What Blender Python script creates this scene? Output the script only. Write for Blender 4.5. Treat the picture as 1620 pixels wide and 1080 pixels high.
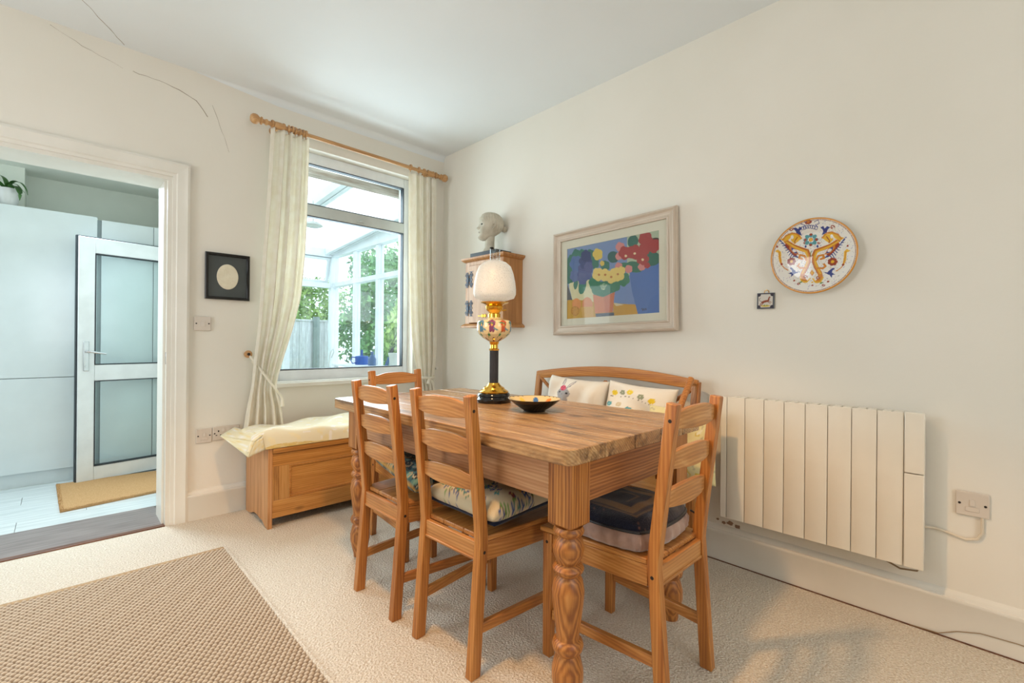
import bpy, bmesh, math, random
import numpy as np
from mathutils import Vector, Matrix
R = math.radians
PI = math.pi
random.seed(7); rng = np.random.default_rng(7)
for o in list(bpy.data.objects): bpy.data.objects.remove(o)
SC = bpy.context.scene
COL = SC.collection

# ------------------------------------------------------------ camera
TH, ROLL = .7984, .009
cam = bpy.data.cameras.new('camera'); cam.sensor_width = 36; cam.lens = 733.5/1620*36; cam.clip_start = .02
camo = bpy.data.objects.new('camera', cam); COL.objects.link(camo)
_F = Vector((math.cos(TH), math.sin(TH), 0)); _R = Vector((math.sin(TH), -math.cos(TH), 0)); _U = Vector((0, 0, 1))
_X = _R*math.cos(ROLL)+_U*math.sin(ROLL); _Y = _U*math.cos(ROLL)-_R*math.sin(ROLL)
mm = Matrix((( _X.x, _Y.x, -_F.x, -2.375), (_X.y, _Y.y, -_F.y, -3.302), (_X.z, _Y.z, -_F.z, 1.08), (0, 0, 0, 1)))
camo.matrix_world = mm
SC.camera = camo

# ------------------------------------------------------------ world, lights, exposure
wd = bpy.data.worlds.new('overcast_sky'); SC.world = wd; wd.use_nodes = True
wn = wd.node_tree.nodes; bg = wn['Background']
bg.inputs[0].default_value = (.86, .94, 1.0, 1); bg.inputs[1].default_value = 2.3
def area(name, loc, target, sx, sy, power, color, spread=180):
    l = bpy.data.lights.new(name, 'AREA'); l.shape = 'RECTANGLE'; l.size = sx; l.size_y = sy
    l.energy = power; l.color = color; l.spread = R(spread)
    o = bpy.data.objects.new(name, l); COL.objects.link(o); o.location = loc
    o.rotation_euler = (Vector(target)-Vector(loc)).to_track_quat('-Z', 'Y').to_euler()
    return o
COOL = (.80, .92, 1.0); WARM = (1.0, .76, .50)
area('window_daylight', (-.72, .30, 1.62), (-1.2, -2.2, 1.35), .8, 1.35, 24, COOL)
area('kitchen_fill', (-4.2, 1.0, 1.35), (-2.0, .9, 1.1), 1.1, 1.7, 11, COOL)  # unseen area lamp added to brighten the kitchen
area('doorway_fill', (-2.45, 1.3, 2.28), (-2.2, -.7, 0), .7, .3, 30, (.70, .86, 1.0), 120)  # unseen area lamp added under the kitchen ceiling, aimed at the carpet
area('side_fill', (-4.18, -1.1, 1.5), (-.2, -2.2, .9), 1.2, 1.2, 17, (.93, .97, 1.0))  # unseen area lamp added at the left wall to suit the radiator shadow
area('rear_fill', (-1.9, -5.4, 1.6), (-1.6, -1.0, 1.0), 1.5, 1.3, 8, (1.0, .92, .80))  # soft fill lamp added behind the camera, out of view
sl_ = bpy.data.lights.new('ceiling_lamp_light', 'SPOT'); sl_.energy = 70; sl_.color = (1.0, .56, .23); sl_.shadow_soft_size = .06; sl_.spot_size = R(116); sl_.spot_blend = .35
slo = bpy.data.objects.new('ceiling_lamp_light', sl_); COL.objects.link(slo); slo.location = (-1.75, -2.2, 2.2)
SC.view_settings.view_transform = 'Standard'; SC.view_settings.look = 'None'
SC.view_settings.gamma = 1; SC.view_settings.use_curve_mapping = False
SC.view_settings.exposure = 0.22

# ------------------------------------------------------------ materials
def lin(c):
    return tuple(((v/255)/12.92 if v/255 <= .04045 else (((v/255)+.055)/1.055)**2.4) for v in c)
def c4(c): return lin(c)+(1,)
def newmat(name):
    m = bpy.data.materials.new(name); m.use_nodes = True
    nt = m.node_tree; return m, nt, nt.nodes['Principled BSDF']
def N(nt, t, **kw):
    n = nt.nodes.new(t)
    for k, v in kw.items():
        if hasattr(n, k): setattr(n, k, v)
        else: n.inputs[k].default_value = v
    return n
def ramp(nt, stops):
    n = nt.nodes.new('ShaderNodeValToRGB'); cr = n.color_ramp
    while len(cr.elements) < len(stops): cr.elements.new(.5)
    for e, (p, c) in zip(cr.elements, stops): e.position = p; e.color = c
    return n
def coords(nt, scale=(1, 1, 1), rnd=False):
    tc = nt.nodes.new('ShaderNodeTexCoord'); mp = nt.nodes.new('ShaderNodeMapping'); mp.inputs['Scale'].default_value = scale
    if rnd:
        oi = nt.nodes.new('ShaderNodeObjectInfo'); ma = N(nt, 'ShaderNodeVectorMath', operation='SCALE')
        cb = nt.nodes.new('ShaderNodeCombineXYZ')
        for i in range(3): nt.links.new(oi.outputs['Random'], cb.inputs[i])
        nt.links.new(cb.outputs[0], ma.inputs[0]); ma.inputs['Scale'].default_value = 37.
        ad = N(nt, 'ShaderNodeVectorMath', operation='ADD')
        nt.links.new(tc.outputs['Object'], ad.inputs[0]); nt.links.new(ma.outputs[0], ad.inputs[1])
        nt.links.new(ad.outputs[0], mp.inputs[0])
    else: nt.links.new(tc.outputs['Object'], mp.inputs[0])
    return mp
def noise_mat(name, a, b, scale=20, rough=.6, bump=0., bscale=None, spec=.4, metal=0., sc=(1, 1, 1), lo=.35, hi=.65, sheen=0., rnd=False, bdist=.01):
    m, nt, p = newmat(name)
    mp = coords(nt, sc, rnd)
    n = N(nt, 'ShaderNodeTexNoise', Scale=scale, Detail=5.0); nt.links.new(mp.outputs[0], n.inputs['Vector'])
    r = ramp(nt, [(lo, c4(a)), (hi, c4(b))]); nt.links.new(n.outputs['Fac'], r.inputs[0])
    nt.links.new(r.outputs[0], p.inputs['Base Color'])
    p.inputs['Roughness'].default_value = rough; p.inputs['Specular IOR Level'].default_value = spec
    p.inputs['Metallic'].default_value = metal
    if sheen: p.inputs['Sheen Weight'].default_value = sheen
    if bump:
        n2 = N(nt, 'ShaderNodeTexNoise', Scale=bscale or scale, Detail=3.0); nt.links.new(mp.outputs[0], n2.inputs['Vector'])
        bm = N(nt, 'ShaderNodeBump', Strength=bump, Distance=bdist); nt.links.new(n2.outputs['Fac'], bm.inputs['Height'])
        nt.links.new(bm.outputs[0], p.inputs['Normal'])
    return m
def plain(name, a, rough=.5, metal=0., spec=.5, var=6, **kw):
    b = tuple(min(255, v+var) for v in a); a2 = tuple(max(0, v-var) for v in a)
    return noise_mat(name, a2, b, 6, rough, spec=spec, metal=metal, **kw)
def pine(name, light, mid, dark, axis=2, rough=.38, knots=.5, gscale=1., patches=0., bump=.12, coat=.12, wave=.16):
    m, nt, p = newmat(name)
    st = [26., 26., 26.]; st[axis] = 1.6; st = [s*gscale for s in st]
    mp = coords(nt, tuple(st), True)
    n = N(nt, 'ShaderNodeTexNoise', Scale=1.0, Detail=6.0, Roughness=.62, Distortion=1.2); nt.links.new(mp.outputs[0], n.inputs['Vector'])
    fs = [7., 7., 7.]; fs[axis] = .55
    mp2 = coords(nt, tuple(v*gscale for v in fs), True)
    w = N(nt, 'ShaderNodeTexWave', Scale=5.5, Distortion=4.5, Detail=3.0); w.wave_type = 'RINGS'; w.rings_direction = 'XYZ'[axis]
    nt.links.new(mp2.outputs[0], w.inputs['Vector'])
    mx = N(nt, 'ShaderNodeMath', operation='MULTIPLY_ADD'); nt.links.new(w.outputs['Fac'], mx.inputs[0]); mx.inputs[1].default_value = wave
    nt.links.new(n.outputs['Fac'], mx.inputs[2])
    r = ramp(nt, [(.34, c4(light)), (.56, c4(mid)), (.86, c4(dark))]); nt.links.new(mx.outputs[0], r.inputs[0])
    ks = [6., 6., 6.]; ks[axis] = 2.6
    mp3 = coords(nt, tuple(ks), True)
    v = N(nt, 'ShaderNodeTexVoronoi', Scale=1.0); nt.links.new(mp3.outputs[0], v.inputs['Vector'])
    kr = ramp(nt, [(.05, (1, 1, 1, 1)), (.13, (0, 0, 0, 1))]); nt.links.new(v.outputs['Distance'], kr.inputs[0])
    kf = N(nt, 'ShaderNodeMath', operation='MULTIPLY'); nt.links.new(kr.outputs[0], kf.inputs[0]); kf.inputs[1].default_value = knots
    mix = N(nt, 'ShaderNodeMix', data_type='RGBA'); nt.links.new(kf.outputs[0], mix.inputs['Factor'])
    nt.links.new(r.outputs[0], mix.inputs['A']); mix.inputs['B'].default_value = c4(tuple(int(q*.55) for q in dark))
    out = mix.outputs['Result']
    if patches:
        ps = [16., 16., 16.]; ps[axis] = 2.2; mp4 = coords(nt, tuple(ps), True)
        n3 = N(nt, 'ShaderNodeTexNoise', Scale=1.0, Detail=7.0, Roughness=.7, Distortion=.6); nt.links.new(mp4.outputs[0], n3.inputs['Vector'])
        pr = ramp(nt, [(.50, (0, 0, 0, 1)), (.66, (1, 1, 1, 1))]); nt.links.new(n3.outputs['Fac'], pr.inputs[0])
        pf = N(nt, 'ShaderNodeMath', operation='MULTIPLY'); nt.links.new(pr.outputs[0], pf.inputs[0]); pf.inputs[1].default_value = patches
        mix2 = N(nt, 'ShaderNodeMix', data_type='RGBA'); nt.links.new(pf.outputs[0], mix2.inputs['Factor'])
        nt.links.new(out, mix2.inputs['A']); mix2.inputs['B'].default_value = c4(tuple(int(q*.8) for q in dark)); out = mix2.outputs['Result']
    nt.links.new(out, p.inputs['Base Color'])
    rr = ramp(nt, [(.3, (rough-.08,)*3+(1,)), (.8, (rough+.12,)*3+(1,))]); nt.links.new(n.outputs['Fac'], rr.inputs[0]); nt.links.new(rr.outputs[0], p.inputs['Roughness'])
    p.inputs['Coat Weight'].default_value = coat; p.inputs['Coat Roughness'].default_value = .3
    bm = N(nt, 'ShaderNodeBump', Strength=bump, Distance=.004); nt.links.new(mx.outputs[0], bm.inputs['Height']); nt.links.new(bm.outputs[0], p.inputs['Normal'])
    return m
def attr_mat(name, rough=.6, bump=0., bscale=200, sheen=0., coat=0., spec=.4, var=.0):
    m, nt, p = newmat(name)
    a = nt.nodes.new('ShaderNodeAttribute'); a.attribute_name = 'Col'
    nt.links.new(a.outputs['Color'], p.inputs['Base Color'])
    p.inputs['Roughness'].default_value = rough; p.inputs['Sheen Weight'].default_value = sheen
    p.inputs['Coat Weight'].default_value = coat; p.inputs['Specular IOR Level'].default_value = spec
    if bump:
        mp = coords(nt); n2 = N(nt, 'ShaderNodeTexNoise', Scale=bscale, Detail=2.0); nt.links.new(mp.outputs[0], n2.inputs['Vector'])
        bm = N(nt, 'ShaderNodeBump', Strength=bump, Distance=.003); nt.links.new(n2.outputs['Fac'], bm.inputs['Height']); nt.links.new(bm.outputs[0], p.inputs['Normal'])
    return m
def glass_mat(name, tint=(240, 248, 250), refl=.08):
    m = bpy.data.materials.new(name); m.use_nodes = True; nt = m.node_tree; nt.nodes.clear()
    o = nt.nodes.new('ShaderNodeOutputMaterial'); t = nt.nodes.new('ShaderNodeBsdfTransparent'); t.inputs[0].default_value = c4(tint)
    g = nt.nodes.new('ShaderNodeBsdfGlossy'); g.inputs['Roughness'].default_value = .02
    lw = nt.nodes.new('ShaderNodeLayerWeight'); pw = N(nt, 'ShaderNodeMath', operation='POWER'); nt.links.new(lw.outputs['Facing'], pw.inputs[0]); pw.inputs[1].default_value = 4.
    fr = N(nt, 'ShaderNodeMath', operation='MULTIPLY_ADD'); nt.links.new(pw.outputs[0], fr.inputs[0]); fr.inputs[1].default_value = .55; fr.inputs[2].default_value = .035
    mx = nt.nodes.new('ShaderNodeMixShader'); nt.links.new(fr.outputs[0], mx.inputs[0]); nt.links.new(t.outputs[0], mx.inputs[1]); nt.links.new(g.outputs[0], mx.inputs[2])
    nt.links.new(mx.outputs[0], o.inputs[0]); return m

M = {}
M['wall'] = noise_mat('painted_plaster', (234, 229, 217), (238, 233, 222), 1.5, .75, bump=.08, bscale=60, spec=.2, bdist=.004)
M['ceil'] = noise_mat('ceiling_paint', (232, 236, 237), (236, 240, 241), 1.2, .8, bump=.05, bscale=40, spec=.2, bdist=.004)
M['trim'] = noise_mat('cream_gloss_paint', (231, 227, 216), (236, 232, 222), 5, .35, bump=.05, bscale=15, bdist=.004)
M['white'] = plain('white_upvc', (236, 240, 242), .25)
M['whitecons'] = plain('white_frame_paint', (222, 228, 232), .4)
M['greyframe'] = plain('silver_grey_window_frame', (196, 200, 196), .35)
M['plastic'] = plain('aged_white_plastic', (216, 205, 192), .35, var=3)
M['radiator'] = plain('cream_white_enamel', (236, 229, 214), .3, var=2)
M['dark'] = plain('dark_hole', (38, 26, 18), .6)
M['black'] = plain('black_gloss', (22, 20, 20), .12, var=3)
M['matblack'] = plain('black_stone', (36, 37, 42), .45)
M['gasket'] = plain('rubber_gasket', (45, 52, 58), .6)
M['brass'] = noise_mat('polished_brass', (222, 166, 60), (240, 190, 84), 9, .18, metal=1.0, bump=.05, bscale=60)
M['chrome'] = plain('satin_chrome', (200, 203, 206), .25, metal=.9)
P_L, P_M, P_D = (210, 152, 86), (188, 124, 60), (146, 84, 36)
M['pz'] = pine('pine_grain_upright', (206, 144, 76), (182, 116, 52), (138, 76, 30), 2, knots=.35)
M['px'] = pine('pine_grain_across', (210, 156, 96), (190, 130, 70), (150, 94, 46), 0, knots=.25)
M['py'] = pine('pine_grain_depth', P_L, P_M, P_D, 1, knots=.25)
T_L, T_M, T_D = (206, 152, 100), (176, 118, 70), (124, 76, 42)
M['tz'] = pine('table_pine_upright', (210, 148, 82), (188, 122, 58), (138, 80, 36), 2, knots=.6, wave=.3)
M['ty'] = pine('table_pine_apron', (204, 158, 116), (182, 130, 88), (144, 96, 62), 1, knots=.9)
M['tx'] = pine('table_pine_apron_end', (204, 144, 86), (178, 114, 60), (132, 78, 40), 0, knots=.7, wave=.3)
M['top'] = pine('worn_table_top', (218, 180, 130), (184, 140, 92), (100, 68, 44), 1, rough=.30, knots=.8, patches=.8, bump=.3, coat=.25, wave=.12)
M['bx'] = pine('chest_pine_across', (216, 160, 90), (196, 136, 66), (152, 96, 40), 0, knots=.9, wave=.12)
M['bz'] = pine('chest_pine_upright', (214, 164, 102), (194, 140, 76), (146, 96, 46), 2, knots=.9, wave=.12)
M['by'] = pine('chest_pine_side', (220, 168, 116), (200, 144, 92), (160, 106, 62), 2, knots=.9)
M['cabf'] = pine('cabinet_pine_pale', (214, 176, 140), (196, 152, 112), (164, 116, 76), 2, knots=.4)
M['cabs'] = pine('cabinet_pine_warm', (200, 146, 88), (180, 124, 68), (144, 92, 46), 2, knots=.7, wave=.12)
M['rod'] = pine('curtain_pole_pine', (214, 172, 122), (198, 150, 98), (168, 120, 72), 0, knots=.2)
M['lime'] = pine('limed_wood_frame', (222, 210, 194), (206, 190, 172), (180, 160, 140), 2, knots=.05, coat=0)
M['limey'] = pine('limed_wood_frame_long', (222, 210, 194), (206, 190, 172), (180, 160, 140), 1, knots=.05, coat=0)
M['carpet'] = noise_mat('cream_carpet_pile', (212, 197, 174), (248, 240, 226), 150, .95, bump=1., bscale=120, spec=.05, lo=.3, hi=.7, bdist=.012)
M['rug'] = noise_mat('beige_woven_sisal', (196, 176, 152), (216, 198, 174), 60, .85, bump=.4, bscale=400, spec=.1, bdist=.004)
M['rugedge'] = noise_mat('rug_binding', (178, 148, 112), (198, 170, 136), 80, .8, bump=.4, bscale=300, spec=.1)
M['coir'] = noise_mat('coir_doormat_fibre', (216, 164, 108), (238, 194, 142), 260, .95, bump=1., bscale=320, spec=.05, bdist=.01)
M['kcab'] = plain('pale_gloss_cabinet', (218, 227, 229), .12, var=2)
M['kgap'] = plain('grey_filler', (150, 164, 166), .3)
M['kwall'] = plain('kitchen_wall_paint', (228, 232, 222), .7, var=2)
M['ktile'] = noise_mat('pale_floor_tile', (196, 203, 202), (216, 222, 220), 3, .25, sc=(1, 12, 1))
M['kboard'] = noise_mat('grey_vinyl_threshold', (118, 108, 104), (142, 132, 128), 5, .35, sc=(1, 10, 1))
M['strip'] = noise_mat('dark_wood_and_gap_shade', (92, 58, 40), (120, 78, 54), 5, .4, sc=(1, 8, 1))
M['beam'] = noise_mat('weathered_beam', (150, 132, 116), (196, 184, 172), 5, .9, sc=(1, 6, 6), bump=.4)
M['crack'] = plain('plaster_crack', (150, 132, 110), .9)
M['chip'] = plain('chipped_paint', (148, 118, 96), .9)
M['stone'] = noise_mat('carved_pale_stone', (186, 178, 160), (212, 205, 188), 14, .85, bump=.5, bscale=45, spec=.15, bdist=.006)
M['blue'] = plain('blue_enamel_can', (38, 88, 170), .35)
M['bluegrey'] = plain('blue_grey_plastic', (70, 100, 140), .4)
M['fence'] = noise_mat('silvered_fence_board', (176, 178, 184), (206, 208, 212), 6, .9, sc=(8, 8, 1))
M['fencepost'] = plain('grey_fence_post', (130, 142, 142), .9)
M['grass'] = noise_mat('garden_grass', (110, 140, 70), (150, 176, 96), 12, .9)
M['leafa'] = noise_mat('pale_green_leaf', (128, 168, 84), (182, 208, 122), 3, .6, rnd=True)
M['leafb'] = noise_mat('mid_green_leaf', (84, 140, 84), (136, 182, 110), 3, .6, rnd=True)
M['bark'] = plain('bark', (110, 92, 74), .9)
M['stem'] = plain('plant_leaf_green', (58, 104, 44), .35, var=14)
M['pot'] = plain('white_glazed_pot', (222, 224, 224), .15)
M['wglass'] = glass_mat('window_glass', (250, 254, 254))
M['chimney'] = glass_mat('chimney_glass', (246, 248, 248)); M['picglass'] = glass_mat('picture_glass', (250, 250, 248))
M['cable'] = plain('cream_cable', (222, 210, 190), .4)
M['thin'] = plain('thin_brown_cable', (150, 128, 98), .5)
M['iron'] = plain('blue_grey_iron', (72, 82, 96), .5, metal=.3)
M['attrgloss'] = attr_mat('glazed_ceramic', .12, coat=.5)
M['attrpaper'] = attr_mat('painted_paper', .55, bump=.15)
M['attrcloth'] = attr_mat('printed_cloth', .85, bump=.5, bscale=500, sheen=.2, spec=.15)
M['attrwool'] = attr_mat('tapestry_cloth', .95, bump=1., bscale=260, sheen=.3, spec=.1)
M['weave'] = attr_mat('gap_shaded_jute', .9, bump=.4, bscale=420, spec=.1)
def poly_mat():
    m, nt, p = newmat('twin_wall_polycarbonate')
    p.inputs['Base Color'].default_value = c4((236, 242, 246)); p.inputs['Roughness'].default_value = .5
    nt.nodes.remove(p); o = nt.nodes['Material Output']
    d = nt.nodes.new('ShaderNodeBsdfTranslucent'); d.inputs[0].default_value = (.92, .95, .97, 1)
    t = nt.nodes.new('ShaderNodeBsdfTransparent'); mx = nt.nodes.new('ShaderNodeMixShader'); mx.inputs[0].default_value = .3
    nt.links.new(d.outputs[0], mx.inputs[1]); nt.links.new(t.outputs[0], mx.inputs[2]); nt.links.new(mx.outputs[0], o.inputs[0]); return m
M['poly'] = poly_mat()
def cloth_mat(name, a, b, trans=.3, scale=30):
    m, nt, p = newmat(name); mp = coords(nt); o = nt.nodes['Material Output']
    n = N(nt, 'ShaderNodeTexNoise', Scale=scale, Detail=4.0); nt.links.new(mp.outputs[0], n.inputs['Vector'])
    r = ramp(nt, [(.35, c4(a)), (.65, c4(b))]); nt.links.new(n.outputs['Fac'], r.inputs[0]); nt.links.new(r.outputs[0], p.inputs['Base Color'])
    p.inputs['Roughness'].default_value = .9; p.inputs['Specular IOR Level'].default_value = .1
    t = nt.nodes.new('ShaderNodeBsdfTranslucent'); nt.links.new(r.outputs[0], t.inputs[0])
    mx = nt.nodes.new('ShaderNodeMixShader'); mx.inputs[0].default_value = trans
    nt.links.new(p.outputs[0], mx.inputs[1]); nt.links.new(t.outputs[0], mx.inputs[2]); nt.links.new(mx.outputs[0], o.inputs[0]); return m
M['curtain'] = cloth_mat('cream_linen_curtain', (246, 240, 225), (251, 247, 236), .36, 18)
def shade_mat():
    m, nt, p = newmat('etched_frosted_glass'); o = nt.nodes['Material Output']; mp = coords(nt, (1, 1, 1))
    p.inputs['Base Color'].default_value = c4((244, 244, 240)); p.inputs['Roughness'].default_value = .35
    t = nt.nodes.new('ShaderNodeBsdfTranslucent'); t.inputs[0].default_value = (.95, .95, .93, 1)
    mx = nt.nodes.new('ShaderNodeMixShader'); mx.inputs[0].default_value = .5
    nt.links.new(p.outputs[0], mx.inputs[1]); nt.links.new(t.outputs[0], mx.inputs[2])
    v = N(nt, 'ShaderNodeTexVoronoi', Scale=110.0); v.feature = 'DISTANCE_TO_EDGE'; nt.links.new(mp.outputs[0], v.inputs['Vector'])
    n = N(nt, 'ShaderNodeTexNoise', Scale=16.0, Detail=1.0); nt.links.new(mp.outputs[0], n.inputs['Vector'])
    mu = N(nt, 'ShaderNodeMath', operation='MULTIPLY'); nt.links.new(v.outputs['Distance'], mu.inputs[0]); nt.links.new(n.outputs['Fac'], mu.inputs[1])
    r = ramp(nt, [(.05, (0, 0, 0, 1)), (.25, (.22, .22, .22, 1))]); nt.links.new(mu.outputs[0], r.inputs[0])
    tr = nt.nodes.new('ShaderNodeBsdfTransparent'); mx2 = nt.nodes.new('ShaderNodeMixShader')
    nt.links.new(r.outputs[0], mx2.inputs[0]); nt.links.new(mx.outputs[0], mx2.inputs[1]); nt.links.new(tr.outputs[0], mx2.inputs[2])
    nt.links.new(mx2.outputs[0], o.inputs[0]); return m
M['shade'] = shade_mat()

# ------------------------------------------------------------ geometry helpers
class B:
    def __init__(s): s.bm = bmesh.new()
    def box(s, x0, x1, y0, y1, z0, z1, T=None):
        vs = [s.bm.verts.new((x, y, z)) for z in (z0, z1) for x, y in ((x0, y0), (x1, y0), (x1, y1), (x0, y1))]
        if T is not None:
            for v in vs: v.co = T @ v.co
        for f in ((3, 2, 1, 0), (4, 5, 6, 7), (0, 1, 5, 4), (1, 2, 6, 5), (2, 3, 7, 6), (3, 0, 4, 7)):
            s.bm.faces.new([vs[i] for i in f])
        return s
    def ring(s, pts): return [s.bm.verts.new(p) for p in pts]
    def skin(s, rings, closed=True, cap=True):
        n = len(rings[0])
        for a, b in zip(rings, rings[1:]):
            for i in range(n if closed else n-1):
                j = (i+1) % n
                try: s.bm.faces.new((a[i], a[j], b[j], b[i]))
                except ValueError: pass
        if cap and closed:
            s.bm.faces.new(rings[0][::-1]); s.bm.faces.new(rings[-1])
        return s
    def prism(s, poly, axis, a, b, T=None):
        def mk(p, t):
            v = {0: (t, p[0], p[1]), 1: (p[0], t, p[1]), 2: (p[0], p[1], t)}[axis]
            v = Vector(v); return T @ v if T is not None else v
        return s.skin([s.ring([mk(p, a) for p in poly]), s.ring([mk(p, b) for p in poly])])
    def lathe(s, prof, n=32, c=(0, 0, 0), cap=True, rf=None, T=None):
        rings = []
        for r, z in prof:
            pts = []
            for i in range(n):
                a = 2*PI*i/n; rr = max(r, 1e-4)*(rf(a, z) if rf else 1)
                v = Vector((c[0]+rr*math.cos(a), c[1]+rr*math.sin(a), c[2]+z))
                pts.append(T @ v if T is not None else v)
            rings.append(s.ring(pts))
        return s.skin(rings, cap=cap)
    def tube(s, pts, r, n=10, cap=True):
        pts = [Vector(p) for p in pts]; rs = r if isinstance(r, (list, tuple)) else [r]*len(pts); rings = []; pu = None
        for i, p in enumerate(pts):
            t = (pts[min(i+1, len(pts)-1)]-pts[max(i-1, 0)]).normalized()
            if pu is None: u = t.orthogonal().normalized()
            else: u = (pu-t*pu.dot(t)).normalized()
            pu = u; w = t.cross(u)
            rings.append(s.ring([p+(u*math.cos(2*PI*k/n)+w*math.sin(2*PI*k/n))*rs[i] for k in range(n)]))
        return s.skin(rings, cap=cap)
    def ball(s, c, rx, ry=None, rz=None, n=16, T=None):
        ry = ry or rx; rz = rz or rx; prof = [(math.sin(PI*i/n), -math.cos(PI*i/n)) for i in range(n+1)]; rings = []
        for r, z in prof:
            pts = []
            for k in range(2*n):
                a = PI*k/n; v = Vector((max(r, 1e-3)*rx*math.cos(a), max(r, 1e-3)*ry*math.sin(a), z*rz))
                if T is not None: v = T @ v
                pts.append(v+Vector(c))
            rings.append(s.ring(pts))
        return s.skin(rings)
    def quad(s, *p):
        s.bm.faces.new([s.bm.verts.new(q) for q in p]); return s
    def done(s, name, mat, parent=None, bevel=0., smooth=35, kind=None, label=None, seg=2, loc=None, rot=None):
        bm = s.bm; bmesh.ops.recalc_face_normals(bm, faces=bm.faces)
        if smooth:
            for f in bm.faces: f.smooth = True
            for e in bm.edges:
                if len(e.link_faces) == 2 and e.calc_face_angle(0) > R(smooth): e.smooth = False
        me = bpy.data.meshes.new(name); bm.to_mesh(me); bm.free()
        me.materials.append(M[mat] if isinstance(mat, str) else mat)
        o = bpy.data.objects.new(name, me); COL.objects.link(o)
        if parent is not None: o.parent = parent
        if bevel:
            b = o.modifiers.new('bevel', 'BEVEL'); b.width = bevel; b.segments = seg; b.limit_method = 'ANGLE'; b.angle_limit = R(40); b.harden_normals = False
        if kind: o['kind'] = kind
        if label: o['label'] = label
        if loc: o.location = loc
        if rot: o.rotation_euler = rot
        return o
def box(name, mat, parent, x0, x1, y0, y1, z0, z1, bevel=0., **kw):
    return B().box(x0, x1, y0, y1, z0, z1).done(name, mat, parent, bevel, **kw)
def thing(name, label, cat, loc=(0, 0, 0), rz=0., group=None, rot=None):
    o = bpy.data.objects.new(name, None); o.empty_display_size = .05; COL.objects.link(o); o.location = loc
    o.rotation_euler = rot or (0, 0, rz); o['label'] = label; o['category'] = cat
    if group: o['group'] = group
    return o
def tag(o, label, cat, group=None):
    o['label'] = label; o['category'] = cat
    if group: o['group'] = group
    return o
def struct(o): o['kind'] = 'structure'; return o
def copyobj(o, parent=None, loc=None, rot=None):
    c = o.copy(); COL.objects.link(c)
    if parent is not None: c.parent = parent
    if loc: c.location = loc
    if rot: c.rotation_euler = rot
    return c

# raster used to colour printed and painted surfaces through a vertex colour
class Img:
    def __init__(s, w, h, col):
        s.w, s.h = w, h; s.a = np.empty((h, w, 3)); s.a[:] = lin(col)
        s.x, s.y = np.meshgrid((np.arange(w)+.5)/w, 1-(np.arange(h)+.5)/h)
    def put(s, m, col, al=1.): s.a[m] = s.a[m]*(1-al)+np.array(lin(col))*al; return s
    def ell(s, cx, cy, rx, ry, col, rot=0., al=1.):
        c, n = math.cos(R(rot)), math.sin(R(rot)); dx, dy = s.x-cx, s.y-cy
        return s.put(((dx*c+dy*n)/rx)**2+((-dx*n+dy*c)/ry)**2 < 1, col, al)
    def poly(s, pts, col, al=1.):
        m = np.zeros(s.x.shape, bool); n = len(pts)
        for i in range(n):
            (x1, y1), (x2, y2) = pts[i], pts[(i+1) % n]
            if y1 == y2: continue
            c = ((y1 > s.y) != (y2 > s.y)) & (s.x < (x2-x1)*(s.y-y1)/(y2-y1)+x1); m ^= c
        return s.put(m, col, al)
    def line(s, pts, w, col, al=1.):
        d = np.full(s.x.shape, 9.)
        for (x1, y1), (x2, y2) in zip(pts, pts[1:]):
            L = (x2-x1)**2+(y2-y1)**2+1e-12; t = np.clip(((s.x-x1)*(x2-x1)+(s.y-y1)*(y2-y1))/L, 0, 1)
            d = np.minimum(d, np.hypot(s.x-x1-t*(x2-x1), s.y-y1-t*(y2-y1)))
        return s.put(d < w/2, col, al)
    def ringe(s, cx, cy, r, w, col): return s.put(np.abs(np.hypot(s.x-cx, s.y-cy)-r) < w/2, col)
    def at(s, u, v):
        i = np.clip((np.asarray(u)*s.w).astype(int), 0, s.w-1); j = np.clip(((1-np.asarray(v))*s.h).astype(int), 0, s.h-1)
        return s.a[j, i]
def colour(me, cols):
    at = me.color_attributes.new('Col', 'FLOAT_COLOR', 'POINT')
    buf = np.ones((len(me.vertices), 4), np.float32); buf[:, :3] = cols; at.data.foreach_set('color', buf.ravel())
def grid_obj(name, P, img, uv, mat, parent=None, closed_u=False, smooth=True, **kw):
    """P: (nv, nu, 3) points, uv: (nv, nu, 2)"""
    nv, nu = P.shape[:2]; me = bpy.data.meshes.new(name)
    idx = np.arange(nv*nu).reshape(nv, nu)
    if closed_u: a = idx[:-1, :]; b = np.roll(idx, -1, 1)[:-1, :]; c = np.roll(idx, -1, 1)[1:, :]; d = idx[1:, :]
    else: a = idx[:-1, :-1]; b = idx[:-1, 1:]; c = idx[1:, 1:]; d = idx[1:, :-1]
    f = np.stack([a, b, c, d], -1).reshape(-1, 4)
    me.from_pydata(P.reshape(-1, 3).tolist(), [], f.tolist())
    if smooth: me.polygons.foreach_set('use_smooth', [True]*len(me.polygons))
    if img is not None: colour(me, img.at(uv[..., 0].ravel(), uv[..., 1].ravel()))
    me.materials.append(M[mat] if isinstance(mat, str) else mat)
    o = bpy.data.objects.new(name, me); COL.objects.link(o)
    if parent is not None: o.parent = parent
    for k, v in kw.items(): o[k] = v
    return o
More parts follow.
